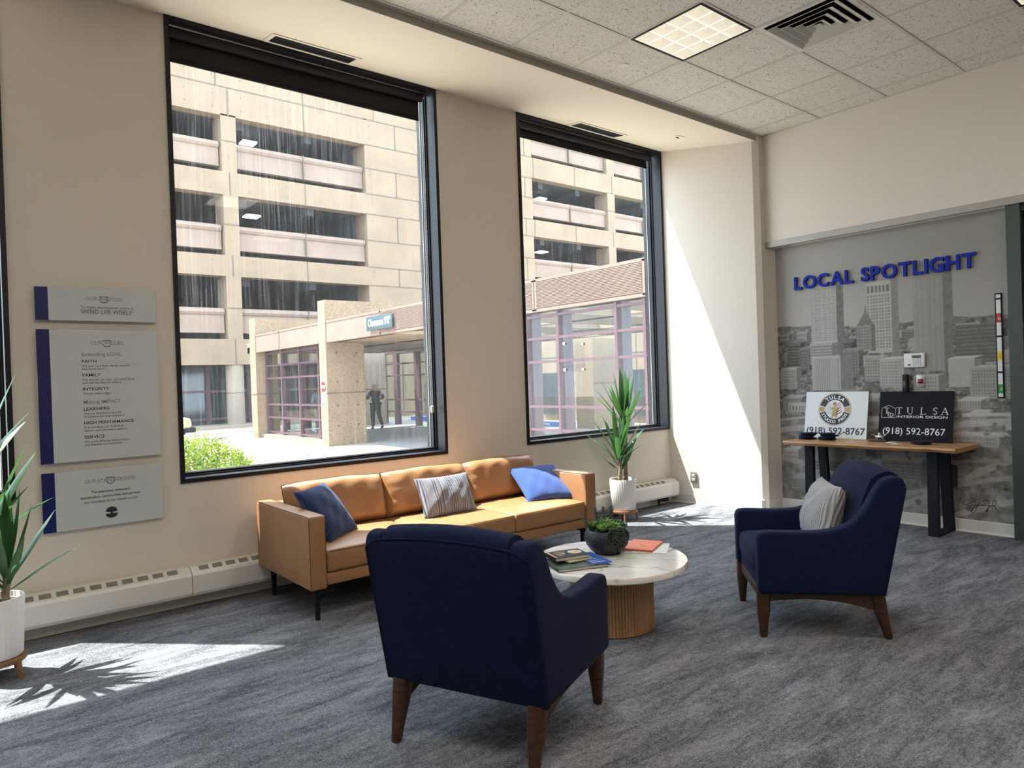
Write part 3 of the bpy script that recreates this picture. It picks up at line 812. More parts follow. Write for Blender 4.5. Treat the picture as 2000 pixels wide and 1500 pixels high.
MB().rbox(.012, .036, .02, .10, .038, .043, .003, 2, X=Fm).build('front_panel', 'lcd', r, 40)
r = thing('exit_button', 'metal switch plate with a dark red button beside the black wall unit', 'switch', (XM, 2.552, 1.214))
MB().rbox(0, .070, 0, .115, .002, .006, .002, 2, X=Fm).build('plate', mat('steel_plate', (.35, .34, .32), .35, .7), r, 40)
MB().rbox(.013, .055, .038, .080, .004, .018, .004, 2, X=Fm).build('button', 'btnred', r, 40)

# height strip
r = thing('height_strip', 'tall narrow black height strip with white, red, yellow and green bands', 'height marker', (XM, 1.942, 1.122))
MB().rbox(0, .050, 0, .852, .002, .012, .002, 2, X=Fm).build('strip', 'blackm', r, 40)
b = MB()
cs = [('w', .785, .842), ('w', .69, .80), ('r', .615, .69), ('w', .51, .615), ('w', .38, .495), ('y', .305, .38), ('w', .22, .305), ('w', .115, .205), ('g', .04, .115), ('w', .012, .04)]
for cc, a, e in cs:
    if cc == 'w' and a > .78: a = .815
    b.box(.009, .041, a, e, .0115, .0128, 'wryg'.index(cc), X=Fm)
for body, z, mi in (('6', .635, 0), ('5', .325, 1), ('4', .06, 0)):
    put_text(b, body, Matrix(((0, 0, -1, -.0135), (-1, 0, 0, -.017), (0, 1, 0, z), (0, 0, 0, 1))), .045, 4 if mi == 0 else 5)
b.build('band', ['signw', mat('band_red', (.42, .02, .05), .5), mat('band_yellow', (.70, .50, .02), .5), mat('band_green', (.02, .30, .06), .5), mat('digit_pale', (.6, .5, .5), .5), mat('digit_grey', (.25, .22, .05), .5)], r)

# ------------------------------------------------------------------ glass door at the right edge
fr = MB(); DF = mat('door_frame_green', (.060, .075, .070), .35, .3)
fr.box(XM - .09, XM + .06, 1.735, 1.83, 0, 2.655); fr.box(XM - .09, XM + .06, .55, .64, 0, 2.655); fr.box(XM - .05, XM + .06, .64, 1.735, 2.60, 2.655)
d = struct(fr.build('door_1', DF))
MB().box(XM + .0, XM + .012, .66, 1.72, .012, 2.585).build('door_pane', 'gdoor', d)
MB().rbox(XM - .012, XM + .024, 1.40, 1.715, 2.47, 2.59, .004, 2).build('patch_fitting', mat('brushed_steel', (.42, .41, .38), .35, .8), d, 40)
MB().rbox(XM - .012, XM + .024, .66, 1.715, .012, .11, .004, 2).build('bottom_rail', mat('rail_steel', (.36, .34, .31), .4, .6), d, 40)
MB().tube([(XM - .06, 1.60, .75), (XM - .06, 1.60, 1.45)], .016, 12).tube([(XM - .06, 1.60, .8), (XM + .0, 1.60, .8)], .01, 8).tube([(XM - .06, 1.60, 1.4), (XM + .0, 1.60, 1.4)], .01, 8).build('door_handle', 'chrome', d, 40)

# ================================================================== CONSOLE TABLE + THINGS ON IT
TZ = .746
r = thing('console_table', 'live-edge wooden console table with black steel trapezoid legs under the mural', 'table', (6.42, 2.80, 0))
def edge(u): return .012 * sin(u * 9) + .007 * sin(u * 23 + 1)
sl = MB(); n = 40
tops = []; x0, x1, y0, y1 = 6.155 - 6.42, 6.668 - 6.42, 2.085 - 2.80, 3.535 - 2.80
vs_ = []
for k in range(n + 1):
    y = y0 + (y1 - y0) * k / n
    e1 = edge(y); 
    vs_ += [(x0 + e1, y, TZ - .004), (x0 + e1 + .006, y, TZ), (x1, y, TZ), (x1, y, TZ - .038), (x0 + e1 + .022 + .006 * sin(y * 31), y, TZ - .038), (x0 + e1 - .004, y, TZ - .014)]
fs = [(k * 6 + i, k * 6 + (i + 1) % 6, (k + 1) * 6 + (i + 1) % 6, (k + 1) * 6 + i) for k in range(n) for i in range(6)] + [(5, 4, 3, 2, 1, 0), tuple(n * 6 + i for i in range(6))]
sl.add(vs_, fs); sl.build('table_top', 'slab', r, 30)
for yy in (3.368, 2.312):
    L = MB(); hw = .040; y = yy - 2.80
    def bar(a, b, wd=.046):
        (xa, za), (xb, zb) = a, b
        dx, dz = xb - xa, zb - za; l = math.hypot(dx, dz); nx, nz = -dz / l * wd / 2, dx / l * wd / 2
        L.prism([(xa + nx, za + nz), (xb + nx, zb + nz), (xb - nx, zb - nz), (xa - nx, za - nz)], y - hw, y + hw, lambda u, v, a_: (u, a_, v), r=.002, seg=1)
    bar((-.085, TZ - .04), (-.10, .0)); bar((.155, TZ - .04), (.225, .0)); bar((-.12, .012), (.245, .012), .024)
    bar((-.11, TZ - .045), (.18, TZ - .045), .012)
    L.build('leg', 'blackm', r, 40)

# two sign boards leaning on the mural
def sign_board(y_left, wd, ht, label, xb, m):
    r = thing('sign_board', label, 'sign', (xb, y_left, TZ + .001))
    lean = math.atan2(XM - .012 - xb, ht * .99)
    X = Matrix(((0, -sin(0), 0, 0), (0, 0, 0, 0), (0, 0, 0, 0), (0, 0, 0, 1)))
    # local board frame: a across (-y), b up (leaning to +x), n toward viewer (-x)
    up = Vector((sin(lean), 0, cos(lean))); nn = Vector((-cos(lean), 0, sin(lean))); ac = Vector((0, -1, 0))
    X = Matrix(((ac.x, up.x, nn.x, 0), (ac.y, up.y, nn.y, 0), (ac.z, up.z, nn.z, 0), (0, 0, 0, 1)))
    MB().rbox(0, wd, 0, ht, -.006, 0, .001, 1, X=X).build('board', m, r)
    return r, X
def T(X, a, b, n=.0012): return X @ Matrix.Translation((a, b, n))
r, X = sign_board(3.560, .600, .447, 'white sign board with a round navy and gold emblem, leaning on the mural', 6.588, 'signw')
e = MB(); cx, cy = .290, .277
def disc(m, X, cx, cy, r0_, r1_, a0, a1, mi, n=48, h=.0012):
    vs_ = []; 
    for k in range(n + 1):
        a = a0 + (a1 - a0) * k / n
        vs_ += [X @ Vector((cx + r0_ * cos(a), cy + r0_ * sin(a), h)), X @ Vector((cx + r1_ * cos(a), cy + r1_ * sin(a), h))]
    m.add(vs_, [(2 * k, 2 * k + 1, 2 * k + 3, 2 * k + 2) for k in range(n)], mi)
disc(e, X, cx, cy, .152, .158, 0, 2 * pi, 1); disc(e, X, cx, cy, .090, .148, rad(14), rad(166), 0); disc(e, X, cx, cy, .090, .148, rad(194), rad(346), 0)
disc(e, X, cx, cy, .095, .147, rad(-11), rad(11), 1, 8); disc(e, X, cx, cy, .095, .147, rad(169), rad(191), 1, 8)
def arc_text(m, body, X, cx, cy, R, a_mid, size, mi, step, flip=False):
    n = len(body)
    for i, ch in enumerate(body):
        if ch == ' ': continue
        a = a_mid + (-(i - (n - 1) / 2) * step if not flip else (i - (n - 1) / 2) * step)
        rot = a - pi / 2 if not flip else a + pi / 2
        put_text(m, ch, X @ Matrix.Translation((cx + R * cos(a), cy + R * sin(a), .0022)) @ Matrix.Rotation(rot, 4, 'Z') @ Matrix.Translation((0, -size * .35, 0)), size, mi, bold=.02, align='CENTER')
arc_text(e, 'TULSA', X, cx, cy, .119, pi / 2, .052, 2, rad(19))
arc_text(e, 'STUCCO PROS', X, cx, cy, .119, -pi / 2, .040, 2, rad(13.2), True)
# centre: star field, stripes and a worker holding a float
for i in range(6):
    for j in range(8):
        if (i + j) % 2 == 0: disc(e, X, cx - .070 + i * .009, cy - .040 + j * .012, 0, .0035, 0, 2 * pi, 0, 6, .0014)
for k in range(5):
    a0 = -.035 + k * .022
    pts = [(cx + .005, cy + a0 - .03), (cx + .070 - k * .004, cy + a0 + .012), (cx + .070 - k * .004, cy + a0 + .020), (cx + .005, cy + a0 - .022)]
    e.add([X @ Vector((*p, .0014)) for p in pts], [(0, 1, 2, 3)], 3)
fig = [(-.016, -.088), (-.006, -.040), (.000, -.062), (.010, -.088), (.022, -.086), (.014, -.030), (.018, .000), (.034, .010), (.030, .020), (.012, .018), (.010, .030), (-.012, .030), (-.030, .012), (-.040, .030), (-.046, .026), (-.034, -.004), (-.018, .002), (-.020, -.034), (-.030, -.086)]
b_ = bmesh.new(); f_ = b_.faces.new([b_.verts.new(X @ Vector((cx + p[0] * 1.02, cy + p[1] * .92, .0018))) for p in fig]); bmesh.ops.triangulate(b_, faces=[f_]); e.bm(b_, 1)
disc(e, X, cx - .002, cy + .046, 0, .015, 0, 2 * pi, 1, 16, .0018); disc(e, X, cx - .002, cy + .052, 0, .017, 0, pi, 4, 10, .0021)
e.build('emblem', ['ink', 'gold', 'lettering', 'red', mat('emblem_tan', (.25, .13, .07), .6)], r)
t = MB(); put_text(t, '(918) 592-8767', T(X, .020, .040), .088, 0, width=.562, bold=.02)
t.build('text', 'ink', r)
r, X = sign_board(2.858, .605, .445, 'charcoal sign board with white serif lettering and a house outline, leaning on the mural', 6.588, 'signd')
t = MB()
def stroke(pts, w_=.003): t.tube([T(X, a, b, .001) @ Vector((0, 0, 0)) for a, b in pts], w_, 4)
hx, hy = .024, .208
stroke([(hx, hy), (hx, hy + .083), (hx + .058, hy + .112), (hx + .116, hy + .083), (hx + .116, hy), (hx, hy)], .0022)
def serif_T(x, y, h, w_, k=1.):
    for a in ([(x - w_ / 2, y + h), (x + w_ / 2, y + h)],): stroke(a, .0018 * k)
    stroke([(x, y), (x, y + h)], .0042 * k); stroke([(x - w_ * .25, y), (x + w_ * .25, y)], .0014 * k)
    stroke([(x - w_ / 2, y + h), (x - w_ / 2, y + h * .82)], .0014 * k); stroke([(x + w_ / 2, y + h), (x + w_ / 2, y + h * .82)], .0014 * k)
def serif_word():
    y, h = .242, .058
    serif_T(.172, y, h, .048)
    x = .262; stroke([(x - .018, y + h), (x - .018, y + .018), (x - .010, y + .004), (x + .002, y), (x + .012, y + .004), (x + .018, y + .016), (x + .018, y + h)], .0022)
    stroke([(x - .018, y + h), (x - .018, y + .02)], .0042)
    for q in (-.018, .018): stroke([(x + q - .010, y + h), (x + q + .010, y + h)], .0014)
    x = .368; stroke([(x - .012, y), (x - .012, y + h)], .0042); stroke([(x - .022, y), (x + .022, y), (x + .022, y + .014)], .0018); stroke([(x - .022, y + h), (x - .002, y + h)], .0014)
    x = .464; stroke([(x + .017, y + h - .006), (x + .004, y + h), (x - .012, y + h - .008), (x - .012, y + h * .62), (x + .012, y + h * .40), (x + .014, y + .010), (x, y), (x - .014, y + .006)], .0032)
    x = .540; stroke([(x - .022, y), (x, y + h)], .0018); stroke([(x, y + h), (x + .022, y)], .0042); stroke([(x - .012, y + .02), (x + .013, y + .02)], .0016)
    for q in (-.022, .022): stroke([(x + q - .009, y), (x + q + .009, y)], .0014)
serif_word()
serif_T(.066, .246, .050, .036, .8); serif_T(.080, .222, .036, .024, .7)
put_text(t, 'D', T(X, .092, .216), .048, 0)
put_text(t, 'INTERIOR DESIGN', T(X, .150, .208), .030, 0, width=.408, bold=.006)
put_text(t, '(918) 592-8767', T(X, .036, .062), .084, 0, width=.508)
t.build('text', 'lettering', r)

def soft_stack(x, y, n, label, name='folded_hat', rr=.075, seed=1, mname='navy', grp=None):
    q = random.Random(seed); z = TZ
    root = None
    for k in range(n):
        m = MB(); hh = .013 + q.random() * .004; ph = q.random() * 6
        def fn(a, zz): return 1 + .10 * sin(2 * a + ph) + .05 * sin(5 * a + ph * 2)
        m.lathe([(.0, .0), (rr * .8, .0), (rr, hh * .4), (rr * .96, hh * .8), (rr * .6, hh), (0, hh)], 28, rfn=fn)
        o = m.build(name, mname, None, 60)
        o.location = (x + q.uniform(-.012, .012), y + q.uniform(-.014, .014), z + .0006); z += hh + .0006
        tag(o, label(k), 'hat', grp)
pos = ['bottom of', 'second from the bottom in', 'second from the top in', 'top of']
soft_stack(6.42, 3.43, 4, lambda k: 'folded navy cloth hat, %s the stack at the table end' % pos[k], seed=3, grp='navy cloth stack at the table end')
soft_stack(6.42, 3.235, 4, lambda k: 'folded navy cloth hat, %s the stack below the white sign' % pos[k], seed=5, grp='navy cloth stack below the white sign')
soft_stack(6.42, 2.42, 2, lambda k: 'flat black folded pouch, %s the pair before the charcoal sign' % ('lower of', 'upper of')[k], 'folded_pouch', .078, 8, 'blackm', 'black pouches before the charcoal sign')
tag(MB().lathe([(0, 0), (.035, 0), (.036, .0015), (0, .0015)], 28).build('paper_disc', 'plastic'), 'thin white round card lying alone on the wooden console table', 'card').location = (6.28, 2.965, TZ + .0006)
for (x, y, lab) in ((6.40, 2.665, 'round white coaster further back on the console table'), (6.30, 2.575, 'round white coaster nearer the front edge of the console table')):
    tag(MB().lathe([(0, 0), (.042, 0), (.046, .003), (.042, .006), (0, .006)], 32).build('coaster', 'plastic', None, 40), lab, 'coaster', 'white coasters on the console').location = (x, y, TZ + .0006)
r = thing('metal_model', 'small metal model on a dark wooden block between the two signs', 'ornament', (6.47, 2.80, TZ + .0006))
MB().rbox(-.03, .03, -.075, .07, 0, .022, .003, 2).build('base', 'walnut', r, 40)
o = MB(); o.rbox(-.018, .018, -.045, .020, .034, .055, .004, 2)
for x in (-.016, .016):
    for y in (-.04, .015): o.tube([(x, y, .022), (x, y, .038)], .003, 6)
o.tube([(0, .02, .046), (0, .045, .062), (0, .06, .060)], .004, 6); o.lathe([(0, .050), (.014, .055), (.016, .066), (.008, .078), (0, .08)], 14, c=(0, -.012)); o.tube([(0, -.045, .048), (0, -.07, .07)], .003, 6)
o.build('model', 'chrome', r, 40)

# ================================================================== SOFA
OX, OY = 2.86, 4.40
r = thing('leather_sofa', 'long tan leather sofa on black metal legs under the wide window', 'sofa', (OX, OY, 0))
def W(x): return x - OX
def V_(y): return y - OY
for a, b in ((1.660, 1.768), (3.955, 4.063)):
    MB().rbox(W(a), W(b), V_(3.962), V_(4.84), .200, .640, .016, 4).build('arm', 'leather', r, 40)
    am = bpy.data.objects['arm'] if a < 2 else bpy.data.objects['arm.001']
    e_ = MB()
    for q in (a + .004, b - .004): e_.tube([(W(q), V_(3.966), .21), (W(q), V_(3.966), .634), (W(q), V_(3.985), .637), (W(q), V_(4.82), .637)], .0022, 5)
    e_.build('seam', 'seam', am)
MB().rbox(W(1.770), W(3.953), V_(4.70), V_(4.835), .205, .625, .02, 4).build('back_panel', 'leather', r, 40)
MB().rbox(W(1.769), W(3.954), V_(3.985), V_(4.72), .212, .288, .010, 3).build('base_rail', 'leather', r, 40)
def puff(cx, cy, cz, hx, hy, hz, top=.02, front=.012, wr=0., seed=0):
    q = random.Random(seed); ph = [q.uniform(0, 6) for _ in range(6)]
    def fn(p):
        u, v, w_ = (p.x - cx) / hx, (p.y - cy) / hy, (p.z - cz) / hz
        k = max(0, (1 - abs(u) ** 4)) * max(0, 1 - abs(v) ** 4)
        d = Vector((0, 0, 0))
        if w_ > .5: d.z += top * k
        if v < -.5: d.y -= front * max(0, 1 - u ** 4) * max(0, 1 - w_ ** 4)
        if wr: d.z += wr * k * (sin(p.x * 23 + ph[0] + 3 * p.y) * .5 + sin(p.x * 41 + p.y * 17 + ph[1]) * .3)
        return p + d
    return fn
cu = [(1.772, 2.500), (2.504, 3.236), (3.240, 3.952)]
for k, (a, b) in enumerate(cu):
    cx, hx = (W(a) + W(b)) / 2, (b - a) / 2
    MB().rbox(W(a), W(b), V_(3.972), V_(4.62), .289, .425, .018, 3, cuts=5, fn=puff(cx, V_(4.296), .357, hx, .324, .068, .016, .010, .003, k)).build('seat_cushion', 'leather', r, 60)
    sc_ = [o for o in bpy.data.objects if o.name.startswith('seat_cushion')][-1]
    MB().tube([(W(a) + .012, V_(3.970), .416)] + [(W(a) + (b - a) * i / 12, V_(3.969) - .008 * (1 - (i / 6 - 1) ** 4), .419) for i in range(1, 12)] + [(W(b) - .012, V_(3.970), .416)], .0024, 5).build('seam', 'seam', sc_)
for k, (a, b) in enumerate(((1.775, 2.515), (2.520, 3.250), (3.255, 3.972))):
    cx, hx = (a + b) / 2, (b - a) / 2; q = random.Random(k + 5); ph = [q.uniform(0, 6) for _ in range(4)]
    T_ = Matrix.Translation((W(cx), V_(4.585), .432)) @ Matrix.Rotation(rad(-15), 4, 'X')
    m = MB()
    NU, NV = 36, 16; H = .325
    def surf(u, v, side):
        U = 2 * u - 1; Vv = 2 * v - 1
        ex = (max(0, 1 - abs(U) ** 9)) ** .45; ez = (max(0, 1 - abs(Vv) ** 5)) ** .5
        t = .095 * ex * ez
        wr = (.0035 * sin(U * 5.3 + ph[0] + 2.6 * Vv + 1.5 * sin(U * 2.1 + ph[2])) + .0035 * sin(U * 13 - Vv * 5 + ph[1] + 2 * sin(Vv * 3)) + .004 * sin(Vv * 4.2 + U * 3 + ph[2]) + .006 * abs(U) ** 3 * sin(Vv * 13 + ph[3])) * (ex * ez) ** 1.2
        x = U * hx * (1 - .012 * (1 - Vv ** 2)); z = H * v + .014 * (1 - U ** 2) * v + .002 * sin(U * 7 + ph[3]) * v
        return (x, (-t - wr) if side else (t * .8), z)
    m.grid(lambda u, v: surf(u, v, 1), NU, NV, X=T_); m.grid(lambda u, v: surf(1 - u, v, 0), NU, NV, X=T_)
    back_c = m.build('back_cushion', 'leather', r, 70); m = MB()
    pts = [surf(i / 30, 1, 1) for i in range(31)]
    m.tube([T_ @ Vector(p) for p in pts], .0030, 5)
    pts = [surf(0, i / 10, 1) for i in range(11)]; m.tube([T_ @ Vector(p) for p in pts], .0030, 5)
    pts = [surf(1, i / 10, 1) for i in range(11)]; m.tube([T_ @ Vector(p) for p in pts], .0030, 5)
    m.build('seam', 'seam', back_c)
for x in (1.735, 3.988):
    for y in (4.05, 4.755):
        MB().prism([(-.010, 0), (.010, 0), (.016, .19), (-.016, .19)], V_(y) - .013, V_(y) + .013, lambda u, v, a: (W(x) + u, a, v)).build('leg', 'blackm', r)
    MB().box(W(x) - .02, W(x) + .02, V_(4.03), V_(4.775), .176, .20).build('leg_rail', 'blackm', r)

def throw_pillow(name, label, mname, c, n, up, w, h, t, cat='cushion', mats=None, stripes=False):
    n = Vector(n).normalized(); up = Vector(up); up = (up - n * up.dot(n)).normalized(); rt = up.cross(n)
    X = Matrix((( rt.x, n.x, up.x, 0), (rt.y, n.y, up.y, 0), (rt.z, n.z, up.z, 0), (0, 0, 0, 1)))
    X3 = X.to_3x3()
    o = None
    m = MB(); N = 26
    def surf(u, v, s_):
        U, V2 = 2 * u - 1, 2 * v - 1
        e = max(0, (1 - U ** 2) * (1 - V2 ** 2))
        tt = t * (e ** .42) * (1 + .06 * sin(U * 6 + V2 * 4 + s_) + .04 * sin(U * 11 - V2 * 7))
        return (U * w / 2 * (1 - .07 * (1 - V2 ** 2)), s_ * tt, V2 * h / 2 * (1 - .07 * (1 - U ** 2)))
    m.grid(lambda u, v: surf(u, v, 1), N, N); m.grid(lambda u, v: surf(1 - u, v, -1), N, N)
    o = m.build(name, mname, None, 80)
    o.matrix_world = Matrix.Translation(c) @ X
    return tag(o, label, cat)
throw_pillow('throw_pillow', 'dark navy square cushion against the left arm of the tan sofa', 'pillow_navy', (1.945, 4.335, .590), (.498, -.615, .612), (0, 0, 1), .41, .40, .068)
t = NT('pillow_stripe'); v = t.coords((1, 1, 1), 'Generated')
w1 = t.node('ShaderNodeTexWave', bands_direction='X'); w1.inputs['Scale'].default_value = 9; w1.inputs['Distortion'].default_value = .0; w1.inputs['Detail Scale'].default_value = 6; t.link(v, w1.inputs[0])
w2 = t.node('ShaderNodeTexWave', bands_direction='Z'); w2.inputs['Scale'].default_value = 18; t.link(v, w2.inputs[0])
nz = t.noise(t.coords((9, .001, .001), 'Generated'), 1.0, 1)
st = t.ramp(w1.outputs['Fac'], [(.35, (.055, .075, .14)), (.60, (.31, .31, .33))])
bl = t.ramp(w2.outputs['Fac'], [(.3, (.10, .12, .19)), (.6, (.36, .35, .36))])
t.link(t.mix(t.ramp(nz, [(.48, (0, 0, 0)), (.52, (1, 1, 1))]), st, bl), t.p.inputs['Base Color']); t.p.inputs['Roughness'].default_value = .95
t.bump(w2.outputs['Fac'], .5, .004); M['pillow_stripe'] = t.m
throw_pillow('lumbar_pillow', 'grey and navy patterned oblong cushion in the middle of the tan sofa', 'pillow_stripe', (2.886, 4.345, .572), (.005, -.913, .408), (0, 0, 1), .475, .31, .070)
throw_pillow('throw_pillow', 'bright blue knitted cushion slumped by the right arm of the tan sofa', 'pillow_blue', (3.825, 4.350, .552), (-.127, -.501, .856), (0, 0, 1), .44, .44, .070)

# ================================================================== ARMCHAIRS (local x forward, y left)
def loft(m, rings, mi=0):
    k = len(rings[0]); b = len(rings)
    vs_ = [p for rg in rings for p in rg]
    fs = [(i * k + j, i * k + (j + 1) % k, (i + 1) * k + (j + 1) % k, (i + 1) * k + j) for i in range(b - 1) for j in range(k)]
    fs += [tuple(reversed(range(k))), tuple((b - 1) * k + j for j in range(k))]
    return m.add(vs_, fs, mi)
def spline(pts, n=6):
    out = []; k = len(pts); pts = [Vector((*p, 0)) for p in pts]
    for i in range(k - 1):
        p0, p1, p2, p3 = pts[max(i - 1, 0)], pts[i], pts[i + 1], pts[min(i + 2, k - 1)]
        for q in range(n):
            t = q / n; v = .5 * ((2 * p1) + (-p0 + p2) * t + (2 * p0 - 5 * p1 + 4 * p2 - p3) * t * t + (-p0 + 3 * p1 - 3 * p2 + p3) * t ** 3); out.append((v.x, v.y))
    return out + [(pts[-1].x, pts[-1].y)]
def armchair(label, loc, rz):
    r = thing('armchair', label, 'armchair', (*loc, 0), rz, 'navy armchairs round the coffee table')
    top = spline([(.352, .525), (.335, .558), (.28, .566), (.12, .562), (-.02, .572), (-.12, .610), (-.195, .692), (-.250, .790), (-.290, .832), (-.335, .845), (-.375, .835), (-.392, .800)], 5)
    poly = [(-.272, .236), (.335, .238), (.350, .252)] + top
    for s_ in (1, -1):
        y0, y1 = sorted((s_ * .272, s_ * .356))
        MB().prism(poly, y0, y1, lambda u, v, a: (u, a, v), r=.020, seg=4).build('arm', 'navy', r, 50)
        # welt seam
    rings = []
    for k in range(13):
        y = -.270 + .54 * k / 12; q = 1 - (y / .27) ** 2; cr = .018 * q; bu = .014 * q
        pf = spline([(-.10 + bu, .40), (-.150 + bu, .56), (-.205 + bu, .72), (-.245 + bu, .815 + cr), (-.285, .850 + cr), (-.335, .862 + cr), (-.378, .842 + cr), (-.394, .800 + cr * .5)], 4)
        rings.append([(u, y, v) for u, v in [(-.274, .240), (-.10, .250)] + pf])
    m = MB(); loft(m, rings)
    bk_ = m.build('backrest', 'navy', r, 50, recalc=True)
    # outer back panel with a welt all round
    def rear(y, z, off): 
        q = (z - .236) / .575
        return (-.272 - .119 * min(q, .99) - off - .006 * (1 - (y / .353) ** 4) * (1 - (2 * q - 1) ** 4), y, z)
    tz = lambda y: .812 + .022 * (1 - (y / .353) ** 2) - .030 * (abs(y) / .350) ** 14
    m = MB(); NY, NZ_ = 18, 14
    outer = lambda u, v: rear(-.350 + .700 * u, .236 + (tz(-.350 + .700 * u) - .236) * v, .003)
    inner = lambda u, v: rear(-.350 + .700 * (1 - u), .236 + (tz(-.350 + .700 * (1 - u)) - .236) * v, -.02)
    m.grid(outer, NY, NZ_); m.grid(inner, NY, NZ_)
    for u in (0, 1):
        a_ = [outer(u, j / NZ_) for j in range(NZ_ + 1)]; b_ = [inner(1 - u, j / NZ_) for j in range(NZ_ + 1)]
        m.add(a_ + b_, [(j, j + 1, NZ_ + 2 + j, NZ_ + 1 + j) for j in range(NZ_)])
    for v in (0, 1):
        a_ = [outer(i / NY, v) for i in range(NY + 1)]; b_ = [inner(1 - i / NY, v) for i in range(NY + 1)]
        m.add(a_ + b_, [(i, i + 1, NY + 2 + i, NY + 1 + i) for i in range(NY)])
    bp_ = m.build('back_panel', 'navy', r, 50, recalc=True)
    sm = MB()
    sm.tube([outer(0, j / 14) for j in range(15)] + [outer(i / 18, 1) for i in range(1, 18)] + [outer(1, 1 - j / 14) for j in range(15)], .0030, 6)
    sm.build('piping', 'navy', bp_)
    def fn(p):
        k = max(0, 1 - (p.y / .268) ** 4)
        d = Vector((0, 0, 0))
        if p.z > .38: d.z += .026 * k * max(0, 1 - ((p.x - .1) / .26) ** 4)
        if p.x > .28: d.x += .022 * k * max(0, 1 - ((p.z - .35) / .11) ** 2)
        return p + d
    MB().rbox(-.15, .335, -.268, .268, .330, .440, .028, 4, cuts=4, fn=fn).build('seat_cushion', 'navy', r, 60)
    MB().rbox(-.20, .330, -.272, .272, .240, .332, .012, 3).build('seat_base', 'navy', r, 40)
    fm = MB(); fm.rbox(.300, .332, -.27, .27, .188, .2415, .004, 2); fm.rbox(-.255, -.232, -.27, .27, .222, .2415, .004, 2)
    arch = [(.300, .2415), (-.245, .2415), (-.258, .150)] + [(x, z) for x, z in spline([(-.225, .150), (-.10, .184), (.06, .203), (.20, .199), (.300, .190)], 5)]
    for s_ in (1, -1):
        y0, y1 = sorted((s_ * .285, s_ * .315)); fm.prism(arch, y0, y1, lambda u, v, a: (u, a, v), r=.003, seg=1)
    fm.build('frame', 'walnut', r, 40)
    for s_ in (1, -1):
        L = MB(); loft(L, [[(x + a * q, s_ * y + b * q, z) for a, b in ((1, .6), (.6, 1), (-.6, 1), (-1, .6), (-1, -.6), (-.6, -1), (.6, -1), (1, -.6))] for x, y, z, q in ((.318, .300, .2415, .033), (.320, .301, .15, .031), (.322, .302, .06, .022), (.323, .303, .006, .018), (.323, .303, 0, .015))])
        L.build('leg', 'walnut', r, 50, recalc=True)
        L = MB(); loft(L, [[(x + a * q, s_ * y + b * q, z) for a, b in ((1, .6), (.6, 1), (-.6, 1), (-1, .6), (-1, -.6), (-.6, -1), (.6, -1), (1, -.6))] for x, y, z, q in ((-.248, .300, .2415, .034), (-.262, .300, .16, .032), (-.288, .301, .06, .022), (-.300, .302, .006, .018), (-.301, .302, 0, .015))])
        L.build('leg', 'walnut', r, 50, recalc=True)
    return r
ch1 = armchair('navy armchair seen from behind, closest to the camera', (1.754, 2.298), rad(22.9))
ch2 = copy_tree(ch1, (3.801, 2.042, 0), rad(132.7), 'navy armchair facing the tan sofa with a grey corduroy cushion on it')
fdir = Vector((-.678, .735, 0)); sdir = Vector((.735, .678, 0)); cc = Vector((3.801, 2.042, 0))
throw_pillow('corduroy_pillow', 'light grey corduroy cushion on the armchair near the console table', 'cord', cc + fdir * (-.082) + sdir * .02 + Vector((0, 0, .598)), fdir * .94 + Vector((0, 0, .28)) + sdir * .03, Vector((0, 0, 1)), .42, .36, .10)

# ================================================================== COFFEE TABLE
CTX, CTY, CTZ = 2.931, 2.760, .380
r = thing('coffee_table', 'round coffee table with a white marble top on a slatted wooden drum base', 'table', (CTX, CTY, 0))
MB().lathe([(0, .344), (.422, .344), (.429, .350), (.429, .374), (.424, .380), (0, .380)], 96).build('table_top', 'marble', r, 40)
ns = 84
m = MB()
m.lathe([(.228, .006), (.228, .344)], ns * 8, rfn=lambda a, z: 1 + .034 * abs(sin(a * ns / 2)) ** .45)
m.lathe([(0, 0), (.222, 0), (.222, .010), (0, .010)], 48)
m.build('drum_base', 'oak', r, 60)
def flat_thing(name, label, cat, corner, ang, w_, h_, z0, z1, mats, cover=None, group=None, r_=.001):
    r = thing(name, label, cat, (corner[0], corner[1], z0), ang, group)
    return r
def book(label, c, ang, w_, h_, z0, th, cover, name='book', extra=None, pages=True):
    r = thing(name, label, 'book' if name == 'book' else name.split('_')[0], (c[0], c[1], z0), ang)
    m = MB()
    if pages:
        m.box(-w_ / 2, w_ / 2, -h_ / 2, h_ / 2, 0, .0015); m.box(-w_ / 2, w_ / 2, -h_ / 2, h_ / 2, th - .0015, th); m.box(-w_ / 2, -w_ / 2 + .0015, -h_ / 2, h_ / 2, 0, th)
        m.build('cover', cover, r)
        MB().box(-w_ / 2 + .002, w_ / 2 - .003, -h_ / 2 + .003, h_ / 2 - .003, .0016, th - .0016).build('pages', mat('page_paper', (.55, .54, .50), .8), r)
    else:
        m.box(-w_ / 2, w_ / 2, -h_ / 2, h_ / 2, 0, th); m.build('cover', cover, r)
    return r
t = NT('cover_landscape'); v = t.coords((1, 1, 1)); f = t.noise(v, 14, 5, .7)
t.link(t.ramp(f, [(.35, (.010, .014, .010)), (.52, (.03, .05, .03)), (.62, (.10, .085, .065)), (.75, (.28, .28, .27))]), t.p.inputs['Base Color']); t.p.inputs['Roughness'].default_value = .5; t.p.inputs['Specular IOR Level'].default_value = .25; M['cover_land'] = t.m
A1 = math.atan2(-.109, .284)
b1 = book('large dark photo book at the bottom of the pile on the marble table', (2.695, 2.822), A1, .285, .285, CTZ + .0005, .016, 'cover_land')
